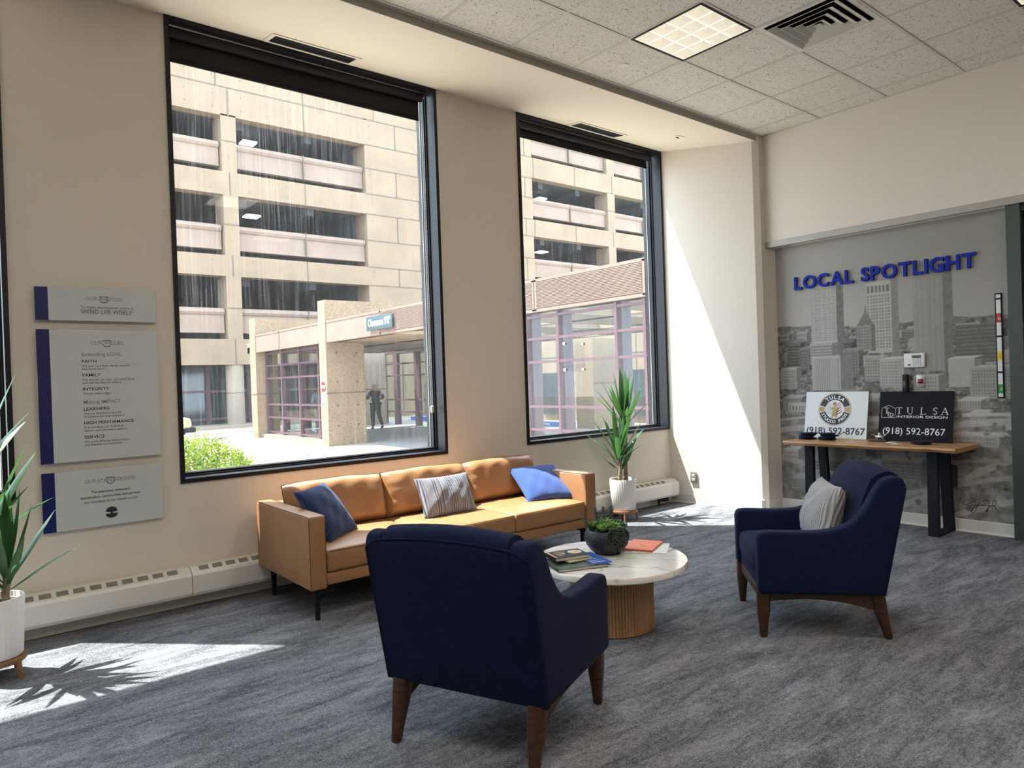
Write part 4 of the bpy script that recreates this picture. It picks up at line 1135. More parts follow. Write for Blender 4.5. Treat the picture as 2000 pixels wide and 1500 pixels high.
b2 = book('blue brochure lying on the large photo book, towards the planter bowl', (2.800, 2.775), A1 + .05, .115, .255, CTZ + .0172, .003, mat('cover_blue', (.05, .12, .45), .3), 'brochure', pages=False)
m = MB()
for k in range(5): m.box(-.045, .03 - .008 * k, -.09 + k * .035, -.084 + k * .035, .003, .0033)
m.build('print', 'lettering', b2)
b3 = book('pale yellow notepad sticking out under the black paperback', (2.712, 2.828), A1 + .20, .145, .115, CTZ + .0209, .006, mat('note_paper', (.50, .52, .30), .8), 'notepad', pages=False)
b4 = book('black paperback with a gold oval, topmost of the pile on the marble table', (2.700, 2.872), A1 + .06, .205, .145, CTZ + .0275, .020, mat('cover_black', (.016, .013, .012), .6, spec=.2))
m = MB()
disc(m, Matrix.Identity(4), .052, .012, .0, .040, 0, 2 * pi, 0, 28, .0204); disc(m, Matrix.Identity(4), .052, .012, .030, .034, 0, 2 * pi, 1, 28, .0208)
for k in range(3): m.box(-.065, .0 - .012 * k, .030 - k * .030, .040 - k * .030, .0200, .0204, 1 if k % 2 else 2)
m.box(-.101, -.088, -.071, .071, .0200, .0204, 2)
m.build('print', [mat('print_gold', (.46, .33, .17), .4), mat('print_pale', (.55, .45, .30), .5), mat('print_orange', (.50, .20, .04), .5)], b4)
A2 = math.atan2(.104, .238)
b5 = book('white sheet of paper tucked under the orange folder', (3.255, 2.735), A2 + .18, .245, .20, CTZ + .0005, .002, 'plastic', 'paper_sheet', pages=False)
b6 = book('bright orange folder on the marble table beside the planter bowl', (3.247, 2.793), A2, .245, .185, CTZ + .003, .010, mat('folder_orange', (.70, .13, .025), .45), 'folder')
m = MB(); m.tube([(-.05, -.03, .0105), (-.02, .0, .0105), (.01, .02, .0105)], .0012, 4); m.build('print', mat('print_red', (.45, .07, .04), .5), b6)

# planter bowl
r = thing('planter_bowl', 'round charcoal bowl of green succulents on the marble table', 'planter', (3.005, 2.853, CTZ + .0006))
pr = [(0, 0), (.070, 0), (.095, .018), (.120, .052), (.130, .085), (.127, .112), (.116, .132), (.111, .138), (.105, .136), (.110, .112), (.10, .105), (0, .105)]
bowl_o = MB().lathe(pr, 64).build('bowl', 'bowl', r, 40)
bp = MB()
for row, (rr, z) in enumerate(((.1305, .094), (.1275, .110), (.1220, .123))):
    for k in range(44):
        a = 2 * pi * (k + .5 * row) / 44; c_ = Vector((rr * cos(a), rr * sin(a), z)); tn = Vector((-sin(a), cos(a), .6)) * .0042
        bp.tube([c_ - tn, c_ + tn], [.0022, .0022], 4)
bp.build('beading', 'bowl', bowl_o)
MB().lathe([(0, .106), (.108, .106), (.09, .118), (0, .124)], 24).build('soil', 'soil', r)
def rosette(m, c, R, n, tilt=0, seed=0, fat=1.):
    q = random.Random(seed); c = Vector(c)
    for k in range(n):
        f = k / n; a = k * 2.39996 + q.random() * .2; el = rad(12 + 62 * (1 - f)) if True else 0
        L = R * (.55 + .45 * f); el = rad(75 - 62 * f)
        d = Vector((cos(a) * cos(el), sin(a) * cos(el), sin(el))); sd = Vector((-sin(a), cos(a), 0)); up = sd.cross(d)
        w_ = L * .30 * fat
        rings = []
        for t, ww in ((0, .35), (.35, .85), (.65, 1.), (.88, .6), (1., .06)):
            p = c + d * (L * t) + up * (-.10 * L * t * t)
            rings.append([p + sd * w_ * ww * cos(x) + up * w_ * .32 * ww * sin(x) for x in np.linspace(0, 2 * pi, 6, endpoint=False)])
        loft(m, rings)
rs_ = [((-.065, -.035, .125), .055, 22, 'succ', 1), ((-.015, -.06, .132), .058, 24, 'succ', 2), ((.03, .045, .135), .060, 24, 'succ', 3), ((-.05, .045, .130), .052, 20, 'succ', 4),
       ((.085, .0, .125), .056, 20, 'succd', 5), ((.075, -.055, .120), .048, 18, 'succd', 6), ((.0, .0, .14), .05, 20, 'succ', 7)]
for (c_, R, n, mm, sd) in rs_:
    m = MB(); rosette(m, (c_[0], c_[1], c_[2] + .018), R * 1.08, n, seed=sd); m.build('succulent', mm, r, 60, recalc=True)
m = MB(); q = random.Random(4)
for k in range(40):
    a = q.uniform(0, 2 * pi); l = q.uniform(.09, .14); d = Vector((cos(a) * .55, sin(a) * .55, 1)).normalized(); b0 = Vector((-.075, .045, .115))
    m.tube([b0, b0 + d * l * .6, b0 + d * l + Vector((cos(a), sin(a), 0)) * .008], [.003, .002, .0004], 4)
m.build('grass_tuft', 'succd', r)
m = MB()
for k in range(3):
    b0 = Vector((-.01 + .035 * k, .055 - .015 * k, .12)); tp = b0 + Vector((-.015 + .018 * k, .01, .135))
    for i in range(16):
        p = b0.lerp(tp, i / 15); rr = .010 * (1 - i / 22)
        for j in range(4):
            a = j * pi / 2 + i * .8; m.rbox(p.x + rr * cos(a) - .004, p.x + rr * cos(a) + .004, p.y + rr * sin(a) - .004, p.y + rr * sin(a) + .004, p.z - .003, p.z + .003, 0)
m.build('spiked_succulent', mat('spike_grey', (.045, .052, .05), .6), r)
m = MB(); q = random.Random(11)
ico = bmesh.new(); bmesh.ops.create_icosphere(ico, subdivisions=1, radius=1); iv = [v.co.copy() for v in ico.verts]; ifc = [[v.index for v in f.verts] for f in ico.faces]; ico.free()
for k in range(15):
    a = rad(-112 + q.uniform(-30, 26)); R0 = .085; n = q.randint(16, 30)
    for i in range(n):
        t = i / 12
        rr = R0 + .062 * min(1, t * 1.3) - .018 * max(0, t - 1.2); z = .150 + .012 * sin(min(t, 1) * pi) - .075 * max(0, t - .55)
        if z < .008: break
        aa = a + .10 * sin(i * .5 + k)
        p = Vector((rr * cos(aa) + q.uniform(-.003, .003), rr * sin(aa) + q.uniform(-.003, .003), z))
        m.add([p + v * .0072 for v in iv], ifc)
o = m.build('trailing_strings', 'pearl', r, 80); o['kind'] = 'stuff'

# ================================================================== POTTED PLANTS
def blade(m, base, az, el, L, w_, droop, roll=0):
    d = Vector((cos(az) * cos(el), sin(az) * cos(el), sin(el))); side = Vector((-sin(az), cos(az), 0))
    n = 9; vs_ = []; p = Vector(base); vel = d.copy()
    for i in range(n + 1):
        t = i / n
        ww = w_ * (.35 + 2.6 * t) * (1 - t) ** .75 if t < .35 else w_ * (1.0 * (1 - ((t - .35) / .65) ** 1.9) ** 1.0) * .96
        up = side.cross(vel).normalized()
        s2 = (side * cos(roll) + up * sin(roll))
        vs_ += [p - s2 * ww + up * ww * .35, p.copy(), p + s2 * ww + up * ww * .35]
        vel = (vel + Vector((0, 0, -droop * (.3 + t)))).normalized(); p = p + vel * (L / n)
    fs = []
    for i in range(n):
        a = i * 3; fs += [(a, a + 1, a + 4, a + 3), (a + 1, a + 2, a + 5, a + 4)]
    m.add(vs_, fs)
def dracaena(label, loc, canes, seed, stand_label, grp=None):
    sx, sy = loc
    st = thing('plant_stand', stand_label, 'stand', (sx, sy, 0), .5, 'wooden plant stands')
    MB().lathe([(.085, .078), (.128, .078), (.131, .082), (.131, .100), (.128, .104), (.085, .104)], 40).build('ring', 'walnutl', st, 40)
    for k in range(4):
        a = k * pi / 2 + .3; x, y = cos(a), sin(a)
        MB().tube([(x * .122, y * .122, .100), (x * .130, y * .130, 0)], [.013, .011], 10).build('leg', 'walnutl', st, 40)
    r = thing('potted_plant', label, 'plant', (sx, sy, .1046), 0, 'tall strappy plants in white pots')
    nf = 36
    prof = [(.0, 0), (.108, 0), (.114, .006), (.128, .290), (.128, .298), (.120, .298), (.116, .265), (.0, .265)]
    MB().lathe(prof, nf * 6, rfn=lambda a, z: 1 + (.022 * abs(sin(a * nf / 2)) if z < .295 else 0)).build('pot', 'ceramic', r, 50)
    MB().lathe([(0, .266), (.115, .266), (.06, .276), (0, .280)], 24).build('soil', 'soil', r)
    q = random.Random(seed)
    for (bx, by, txx, tyy, h, R, n, Lf) in canes:
        m = MB(); pts, rads = [], []
        K = 30
        for i in range(K + 1):
            t = i / K; pts.append((bx + (txx - bx) * t + .004 * sin(t * 9 + bx * 50), by + (tyy - by) * t + .004 * cos(t * 7), .27 + (h - .27) * t))
            rads.append(R * (1.0 + .10 * sin(i * 2.4) + q.uniform(-.06, .06)))
        m.tube(pts, rads, 10); m.build('cane', 'bark', r, 60)
        m = MB(); top = Vector((txx, tyy, h))
        for k in range(n):
            f = k / (n - 1); az = k * 2.39996 + q.uniform(-.25, .25)
            el = rad(87 - 46 * f ** 1.1 + q.uniform(-6, 6)); L = Lf * (.82 + .25 * sin(pi * (.25 + .6 * f))) * q.uniform(.85, 1.05)
            if sy + tyy + L * cos(el) * sin(az) > 4.90: L *= max(.45, (4.90 - sy - tyy) / (L * cos(el) * sin(az)))
            blade(m, top + Vector((.010 * cos(az), .010 * sin(az), -.01 - .12 * f)), az, el, L, .027 * q.uniform(.85, 1.1), .018 + .035 * f, q.uniform(-.25, .25))
        m.build('foliage', 'leaf', r, 80)
    return r
M['walnutl'] = wood('stand_wood', (.16, .075, .034), (.30, .15, .07), .45)
dracaena('tall strappy green plant in a fluted white pot beside the sofa end', (5.165, 4.665),
         [(.04, -.01, .045, .0, .93, .020, 21, .45), (-.055, -.02, -.065, -.02, .60, .017, 17, .45), (-.005, .03, .0, .02, .50, .015, 10, .30)], 3,
         'low wooden four-legged stand holding the white pot beside the sofa end')
dracaena('strappy green plant in a fluted white pot cut off by the left picture edge', (.188, 4.40),
         [(-.05, .0, -.075, .0, 1.02, .019, 18, .46), (.050, -.02, .055, -.03, .46, .018, 14, .40), (-.01, .04, -.02, .05, .72, .016, 14, .42)], 9,
         'low wooden stand under the white pot at the left picture edge')

# ================================================================== OUTSIDE
GZ = -.25
struct(MB().box(-25, 60, YW + .31, 60, GZ - .2, GZ).build('ground_plaza', 'paving'))
struct(MB().box(9.2, 24, 6.4, 27.5, GZ, GZ + .004).build('ground_driveway', 'drive'))

# ---------------- parking garage
YF = 30.8
r = thing('parking_garage', 'tan precast concrete parking garage with open decks beyond the plaza', 'building', (0, YF, GZ))
def L3(x0, x1, y0, y1, z0, z1): return (x0, x1, y0 - YF, y1 - YF, z0 - GZ, z1 - GZ)
bands = [(9.68, 10.66), (6.21, 7.10), (2.44, 3.53)]
def joints(m, x0, x1, z0, z1, xs_=(), zs_=(), y=YF):
    for x in xs_: m.box(*L3(x - .025, x + .025, y - .012, y, z0, z1), 1)
    for z in zs_: m.box(*L3(x0, x1, y - .012, y, z - .025, z + .025), 1)
def ties(m, x0, x1, z0, z1, y=YF, nx=3, nz=2):
    for i in range(nx):
        for j in range(nz):
            x, z = x0 + (x1 - x0) * (i + .5) / nx, z0 + (z1 - z0) * (j + .5) / nz
            X = Matrix.Translation((x, y - YF - .006, z - GZ)) @ Matrix.Rotation(pi / 2, 4, 'X')
            disc(m, X, 0, 0, 0, .030, 0, 2 * pi, 1, 8, .0)
def panel_band(x0, x1, z0, z1, step, ph):
    m = MB().box(*L3(x0, x1, YF, YF + .55, z0, z1))
    k = x0 + ph; e = [x0]
    while k < x1: e.append(k); k += step
    e.append(x1); joints(m, x0, x1, z0, z1, e[1:-1])
    for a, b in zip(e, e[1:]):
        if b - a > 1: ties(m, a, b, z0, z1, nx=max(2, int((b - a) / 1.5)))
    m.build('spandrel_band', ['conc', 'joint'], r)
for z0, z1 in bands:
    panel_band(-6, 16.398, z0, z1, 3.35, 2.56)
    if z0 > 3: panel_band(27.152, 46, z0, z1, 3.35, .12)
m = MB().box(*L3(-6, 16.398, YF, YF + .55, 13.05, 14.27)).box(*L3(-6, 16.55, YF, YF + .55, 14.27, 17.6)); joints(m, -6, 16.55, 13.05, 17.6, (), (14.27,))
joints(m, -6, 16.5, 13.05, 14.25, (-.2, 3.2, 6.6, 9.98, 13.35)); joints(m, -6, 16.5, 14.3, 17.6, (1.6, 5.0, 9.5, 13.33))
for a in (3.2, 6.6, 9.98, 13.35): ties(m, a, a + 3.3, 13.1, 14.2, nx=3); ties(m, a, a + 3.3, 14.4, 15.6, nx=3)
m.build('upper_wall', ['conc', 'joint'], r)
# blank wall with panel joints
m = MB().box(*L3(16.4, 27.15, YF, YF + 1.2, GZ, 14.27)).box(*L3(16.98, 27.15, YF, YF + 1.2, 14.27, 17.6))
zz = [14.27, 13.05, 11.9, 10.66, 9.68, 8.4, 7.1, 6.21, 4.85, 3.53, 2.44]
for z in zz: joints(m, 16.4, 27.15, 0, 0, (), (z,))
lv = [17.6] + zz + [GZ]
for k in range(len(lv) - 1):
    x = 18.1 if k % 2 else 19.4
    while x < 27: joints(m, 0, 0, lv[k + 1], lv[k], (x,)); ties(m, x - 1.9, x, lv[k + 1], lv[k], nx=2, nz=2); x += 2.4
m.build('end_wall', ['conc', 'joint'], r)
panel_band(27.15, 46, 13.10, 14.27, 3.35, .12)
# columns between the openings
for (a, b) in ((9.66, 10.29), (33.52, 34.2), (2.9, 3.53)):
    for z0, z1 in ((10.66, 13.12), (7.10, 9.68), (3.53, 6.21), (14.27, 16.7)):
        if a > 30 and z0 < 4 or (a < 30 and z0 > 14): continue
        m = MB().box(*L3(a, b, YF, YF + 1.15, z0, z1))
        joints(m, a, b, z0, z1, (), (z0 + 1.32,)); ties(m, a, b, z0, z0 + 1.3, nx=1, nz=1)
        m.build('column', ['conc', 'joint'], r)
# parapet panels with a rounded coping
def parapet(x0, x1, zb):
    z0, z1 = zb + .27, zb + 1.34
    m = MB()
    prof = [(YF + .50, z0), (YF + .22, z0), (YF + .22, z0 + .06), (YF + .26, z0 + .09), (YF + .26, z1 - .32), (YF + .20, z1 - .28), (YF + .14, z1 - .18), (YF + .18, z1 - .05), (YF + .28, z1), (YF + .50, z1)]
    m.prism([(u - YF, v - GZ) for u, v in prof], x0, x1, PX)
    mid = (x0 + x1) / 2; m.box(*L3(mid - .02, mid + .02, YF + .135, YF + .3, z0, z1), 1)
    m.build('parapet_panel', ['pinkc', 'joint'], r)
for zb in (10.66, 7.10, 3.53):
    parapet(10.33, 16.36, zb); parapet(3.6, 9.6, zb); parapet(-4, 2.85, zb)
    if zb > 4: parapet(27.2, 33.48, zb); parapet(34.25, 40, zb)
parapet(27.2, 33.48, 14.27); parapet(34.25, 40, 14.27)
# decks and back
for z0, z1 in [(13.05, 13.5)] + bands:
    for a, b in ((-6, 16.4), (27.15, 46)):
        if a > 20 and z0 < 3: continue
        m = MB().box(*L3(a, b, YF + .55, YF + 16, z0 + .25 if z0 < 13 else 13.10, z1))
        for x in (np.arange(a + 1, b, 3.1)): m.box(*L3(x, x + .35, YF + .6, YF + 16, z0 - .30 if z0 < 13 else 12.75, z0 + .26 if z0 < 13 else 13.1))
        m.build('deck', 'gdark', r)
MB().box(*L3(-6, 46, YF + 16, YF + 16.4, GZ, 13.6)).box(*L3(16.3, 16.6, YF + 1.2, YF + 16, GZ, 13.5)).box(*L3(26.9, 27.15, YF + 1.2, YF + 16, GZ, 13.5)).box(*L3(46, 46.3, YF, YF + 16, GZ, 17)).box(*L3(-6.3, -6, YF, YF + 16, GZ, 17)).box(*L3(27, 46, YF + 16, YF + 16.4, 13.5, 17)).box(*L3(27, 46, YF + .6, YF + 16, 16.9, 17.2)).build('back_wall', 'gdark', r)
for (x, y, z) in ((11.39, 31.9 + .6, 12.70), (11.4, 31.8 + .6, 9.32), (29.63, 32.9, 12.70), (29.4, 32.7, 9.32), (30.4, 36, 12.70), (29.6, 35.5, 9.32)):
    MB().box(*L3(x - .32, x + .32, y - .30, y + .30, z - .09, z - .02)).build('deck_lamp', 'lampg', r)
# ground floor: round column, dark glazing
MB().lathe([(.37, .02), (.37, 1.46)], 32, c=(10.0, .4)).lathe([(.36, 1.46), (.36, 1.49)], 32, 1, c=(10.0, .4)).lathe([(.37, 1.49), (.37, 2.70)], 32, c=(10.0, .4)).build('round_column', ['concl', 'joint'], r, 40)
MB().box(*L3(-6, 16.4, YF + 1.6, YF + 1.7, GZ, 2.6)).build('ground_glazing', 'darkglass', r)
m = MB()
for x in (3.2, 5.0, 6.8, 7.55, 9.1, 10.9, 12.7, 14.5): m.box(*L3(x, x + .16, YF + 1.45, YF + 1.62, GZ, 2.6))
for z in (.05, 1.27): m.box(*L3(-6, 16.4, YF + 1.5, YF + 1.62, z, z + .10))
m.build('glazing_frame', 'brown', r)
MB().box(*L3(-6, 16.4, YF - .6, YF + 1.6, GZ, GZ + .12)).build('plinth', 'concl', r)

# ---------------- entrance canopy with vestibule
XC = 8.2
r = thing('entrance_canopy', 'low concrete driveway canopy with pink fascia in front of the garage', 'building', (XC, 12.0, GZ))
def C3(x0, x1, y0, y1, z0, z1): return (x0 - XC, x1 - XC, y0 - 12.0, y1 - 12.0, z0 - GZ, z1 - GZ)
def jC(m, *a): m.box(*C3(*a), 1)
m = MB().box(*C3(XC, 9.34, 17.98, 18.42, GZ, 3.74)).box(*C3(9.34, 13.5, 17.98, 18.42, 2.62, 3.74)); jC(m, XC - .006, 9.34, 17.97, 17.98, 1.18, 1.22); jC(m, XC - .008, XC, 17.98, 18.42, 1.18, 1.22); jC(m, XC - .006, 9.34, 17.97, 17.98, 2.575, 2.61)
for x, z in ((8.5, .3), (9.1, .3), (8.5, .85), (9.1, .85), (8.5, 1.5), (9.1, 1.5), (8.5, 2.3), (9.1, 2.3)):
    disc(m, Matrix.Translation((x - XC, 17.974 - 12, z - GZ)) @ Matrix.Rotation(pi / 2, 4, 'X'), 0, 0, 0, .035, 0, 2 * pi, 1, 8, 0)
m.build('pier', ['conc', 'joint'], r)
m = MB().box(*C3(XC, 8.95, 23.42, 23.95, GZ, 3.72)).box(*C3(8.95, 12.5, 23.42, 23.95, 2.62, 3.72)); jC(m, XC - .006, 8.95, 23.41, 23.42, 1.18, 1.22); jC(m, XC - .008, XC, 23.42, 23.95, 1.18, 1.22); m.build('pier', ['conc', 'joint'], r)
m = MB().box(*C3(XC, 8.75, 6.45, 6.83, GZ, 3.12)); jC(m, XC - .006, 8.75, 6.44, 6.45, 1.18, 1.22); m.build('pier', ['concl', 'joint'], r)
m = MB().box(*C3(16.05, 17.3, 15.6, 16.4, GZ, 2.62)); jC(m, 16.03, 17.3, 15.59, 15.6, 1.18, 1.22); m.build('pier', ['conc', 'joint'], r)
# fascia panels
def fascia(y0, y1, mesh):
    m = MB().box(*C3(XC + .02, XC + .14, y0, y1, 2.61, 3.13))
    for q in ((y0, y1, 2.58, 2.63), (y0, y1, 3.11, 3.16), (y0, y0 + (.05 if mesh else .015), 2.6, 3.14), (y1 - (.05 if mesh else .015), y1, 2.6, 3.14)): m.box(*C3(XC + .008, XC + .16, *q))
    if mesh:
        n = 22
        z = 2.65
        while z < 3.10:
            m.box(*C3(XC + .0, XC + .02, y0 + .05, y1 - .05, z, z + .012)); z += .024
    m.build('fascia_panel', 'pinkl', r)
for y0, y1, q in ((6.85, 9.35, True), (9.37, 12.0, True), (12.02, 14.95, True), (14.97, 17.96, False), (18.44, 21.35, False), (21.37, 23.40, False)): fascia(y0, y1, q)
m = MB()
for y0, y1 in ((6.85, 8.6), (9.5, 11.3), (12.2, 14.0), (14.9, 17.98), (18.42, 23.42), (23.95, 24.6)): m.box(*C3(XC + .14, 15.2, y0, y1, 2.60, 2.80))
for x in (XC + .14, 10.4, 12.8, 15.0): m.box(*C3(x, x + .3, 6.85, 24.6, 2.60, 2.95))
m.build('canopy_roof', 'conc', r)
# vestibule glazing (near side and far side)
def glazing(x, y0, y1, vs_, hs, name_m, zt=2.58, dp=.16, fw=.085, hh=.055, pane='glass2'):
    m = MB()
    for v in vs_: m.box(*C3(x, x + dp, v - fw / 2, v + fw / 2, GZ, zt))
    for z in hs: m.box(*C3(x + .006, x + .05, y0, y1, z - hh / 2, z + hh / 2))
    m.build('glazing_frame', name_m, r)
    MB().box(*C3(x + .06, x + .072, y0, y1, GZ + .1, zt)).build('glazing_pane', pane, r)
glazing(8.5, 18.42, 23.42, (23.36, 22.02, 20.62, 19.22, 18.50), (-.05, .43, .85, 1.71, 2.12, 2.52), 'brown')
glazing(9.10, 18.42, 23.42, (23.36, 21.6, 20.2, 18.50), (-.05, .43, .85, 1.71, 2.12, 2.52), 'brown')
MB().box(*C3(8.34, 8.75, 18.42, 23.42, GZ, GZ + .13)).build('kerb', 'pinkc', r)
glazing(8.25, 6.86, 9.72, (9.66, 8.84, 7.50, 6.92), (.50, .91, 1.70, 2.11, 2.50), 'pinkm', 2.58, .34, .055, .045, 'glass2')
glazing(14.28, 18.8, 26.1, (25.95, 24.90, 23.30, 21.6, 20.0), (.27, .75, 1.71, 2.18, 2.60), 'brown', 2.65, .14, .30, .06, 'glass2')
m = MB().box(*C3(12.6, 14.3, 25.7, 26.2, GZ, 2.75)); jC(m, 12.6, 14.3, 25.69, 25.7, 1.18, 1.22); m.build('back_wall', ['concl', 'joint'], r)
m = MB().box(*C3(18.6, 19.0, 7, 30, GZ, 3.2))
for z in (.5, 1.2, 2.2): jC(m, 18.59, 18.6, 7, 30, z - .02, z + .02)
for y in range(8, 30, 2): jC(m, 18.59, 18.6, y - .02, y + .02, GZ, 3.2)
m.build('back_wall', ['conc', 'joint'], r)
m = MB()
for y0, y1 in ((19.2, 20.8), (15.5, 18.0), (12.0, 14.6)): m.box(*C3(18.52, 18.58, y0, y1, GZ + .25, 1.6))
m.build('dark_window', 'darkglass', r)

tag(MB().box(16.2, 16.6, 17.0, 27.0, GZ + .004, GZ + .16).build('blue_kerb', 'kerbblue'), 'blue painted kerb with white lettering under the canopy', 'kerb')
o = bpy.data.objects['blue_kerb']
t = MB()
for y in (18.2, 22.6): put_text(t, 'NO PARKING', face_mX(16.197, y + .4, GZ + .04), .12, 0)
t.build('text', 'lettering', o)

# clearance sign, stop sign, notices
r = thing('clearance_sign', 'slate blue sign reading Clearance on the pink canopy fascia', 'sign', (XC - .035, 15.50, 2.70))
MB().rbox(0, 1.24, 0, .33, 0, .03, .008, 2, X=Fm).build('board', 'teal', r, 40)
t = MB(); put_text(t, "Clearance 9'6\"", Matrix(((0, 0, -1, -.032), (-1, 0, 0, -.09), (0, 1, 0, .10), (0, 0, 0, 1))), .235, 0, width=1.08, bold=.03); t.build('text', 'lettering', r)
r = thing('stop_sign', 'small red octagonal stop sign on the pale edge of the concrete pier', 'sign', (XC - .003, 18.20, 1.38))
m = MB(); pts = [(.14 * cos(pi / 8 + k * pi / 4), .14 * sin(pi / 8 + k * pi / 4)) for k in range(8)]
m.prism(pts, .0, .012, lambda u, v, a: Fm @ Vector((u, v, a))); m.build('plate', mat('stop_red', (.55, .015, .03), .4), r)
t = MB(); put_text(t, 'STOP', Matrix(((0, 0, -1, -.0135), (-1, 0, 0, 0), (0, 1, 0, -.045), (0, 0, 0, 1))), .125, 0, align='CENTER', bold=.02); t.build('text', 'lettering', r)
for z, lab in ((1.08, 'upper pale notice plate under the stop sign'), (.91, 'lower pale notice plate, second below the stop sign')):
    r = thing('notice_plate', lab, 'sign', (XC - .003, 18.315, z), 0, 'notice plates on the pier')
    MB().rbox(0, .24, 0, .15, 0, .008, .001, 1, X=Fm).build('plate', 'signw', r)
    m = MB()
    for k in range(3): m.box(.03, .21, .03 + k * .04, .048 + k * .04, .008, .009, X=Fm)
    m.box(.005, .235, .005, .012, .008, .009, X=Fm).box(.005, .235, .138, .145, .008, .009, X=Fm)
    m.build('print', 'teal', r)

# lettered white kerb
r = thing('lettered_kerb', 'low white kerb painted with black words beyond the green shrubs', 'kerb', (5.62, 23.3, GZ))
m = MB().rbox(0, 2.42, 0, .35, 0, .17, .015, 2).rbox(0, .50, -.02, .33, 0, .26, .015, 2); m.build('block', 'kerb', r, 40)
t = MB(); put_text(t, 'CKETS/MANAGEMENT', face_mY(.52, -.003, .045), .125, 0, width=1.05, bold=.02)
disc(t, face_mY(.27, -.022, .13), 0, 0, .06, .085, 0, 2 * pi, 0, 24, 0); t.build('text', 'ink', r)

# small cart half hidden behind the window frame
r = thing('utility_cart', 'small cream utility cart with a black bumper at the left window edge', 'vehicle', (6.1, 27.0, GZ))
MB().prism([(-.9, .30), (.78, .30), (.86, .42), (.80, .66), (.55, .72), (-.9, .72)], -.5, .5, lambda u, v, a: (u, a, v), r=.03).build('body', 'vanp', r, 40)
MB().rbox(.60, .98, -.52, .52, .16, .34, .03, 3).build('bumper', 'blackm', r, 40)
for x in (-.6, .45):
    for y in (-.46, .46):
        MB().tube([(x, y - .06, .17), (x, y + .06, .17)], .17, 20).build('wheel', 'blackm', r, 40)
MB().tube([(.5, -.45, .7), (.35, -.45, 1.5), (-.8, -.45, 1.5), (-.85, -.45, .7)], .025, 8).tube([(.5, .45, .7), (.35, .45, 1.5), (-.8, .45, 1.5), (-.85, .45, .7)], .025, 8).build('roll_bar', 'blackm', r, 40)
MB().rbox(-.9, .45, -.55, .55, 1.5, 1.56, .02).build('roof', 'vanp', r, 40)

# clear acrylic plate on stand-offs fixed to the far window's glass
r = thing('acrylic_holder', 'empty clear acrylic plate on four round stand-offs on the far window', 'sign holder', (4.93, 5.10, 1.60))
r.location = (4.873, YW + .176, 1.487)
MB().box(-.018, .275, -.026, -.022, -.018, .278).build('plate', 'acryl', r)
MB().box(-.018, .275, -.034, -.031, -.018, .06).build('pocket', 'acryl', r)
for x in (0, .257):
    for z in (0, .260): MB().tube([(x, -.001, z), (x, -.036, z)], .013, 16).build('standoff', 'chrome', r, 40)

# ---------------- shrubs outside the window
def shrub(label, c, R, H, n, seed):
    r = thing('shrub', label, 'shrub', (c[0], c[1], GZ))
    q = random.Random(seed); m = MB(); st = MB()
    for k in range(22):
        a = q.uniform(0, 2 * pi); e = q.uniform(.2, 1); b = Vector((R * .8 * e * cos(a), R * .8 * e * sin(a), H * (1.02 - .35 * e ** 2)))
        st.tube([(0, 0, 0), b * .5 + Vector((0, 0, .05)), b], [.014, .008, .003], 5)
    st.build('stem', 'bark', r)
    sprigs = []
    for k in range(n):
        a = q.uniform(0, 2 * pi); e = q.random() ** .5; zz = q.random()
        h = H * (1 - .60 * e ** 2.2) * (.25 + .75 * zz ** .45)
        sprigs.append((Vector((R * e * cos(a), R * e * sin(a), h)), Vector((.5 * cos(a) * e + q.uniform(-.4, .4), .5 * sin(a) * e + q.uniform(-.4, .4), 1)).normalized()))
    for p, d in sprigs:
        u = d.cross(Vector((0, 0, 1)) if abs(d.z) < .95 else Vector((1, 0, 0))).normalized(); w_ = d.cross(u)
        for i in range(7):
            a = i * 2.4; rd = (u * cos(a) + w_ * sin(a)); t_ = i / 6
            L = .050 * (1.1 - .5 * t_) ; b = p + d * (.085 * t_)
            ax = (rd * .9 + d * .55).normalized(); sd = ax.cross(d).normalized() * L * .30
            m.add([b, b + ax * L * .5 + sd, b + ax * L, b + ax * L * .5 - sd], [(0, 1, 2, 3)])
    m.build('foliage', 'shrub', r)
shrub('bright yellow-green leafy shrub outside the wide window, low by its left frame', (2.20, 8.5), .88, 1.10, 2300, 1)

# ---------------- people outside
def skin_geo(J, E_, root, sub=2):
    me = bpy.data.meshes.new('skin_tmp'); names = list(J)
    me.from_pydata([J[k][0] for k in names], [(names.index(a), names.index(b)) for a, b in E_], [])
    o = bpy.data.objects.new('skin_tmp', me); COL.objects.link(o)
    o.modifiers.new('s', 'SKIN'); o.modifiers.new('u', 'SUBSURF').levels = sub
    o.modifiers['u'].render_levels = sub
    for i, k in enumerate(names):
        sv = me.skin_vertices[0].data[i]; rr = J[k][1]; sv.radius = rr if isinstance(rr, tuple) else (rr, rr); sv.use_root = (k == root)
    dg = bpy.context.evaluated_depsgraph_get(); dg.update()
    m2 = bpy.data.meshes.new_from_object(o.evaluated_get(dg))
    v = [x.co.copy() for x in m2.vertices]; f = [list(p.vertices) for p in m2.polygons]
    bpy.data.objects.remove(o); bpy.data.meshes.remove(me); bpy.data.meshes.remove(m2)
    return v, f
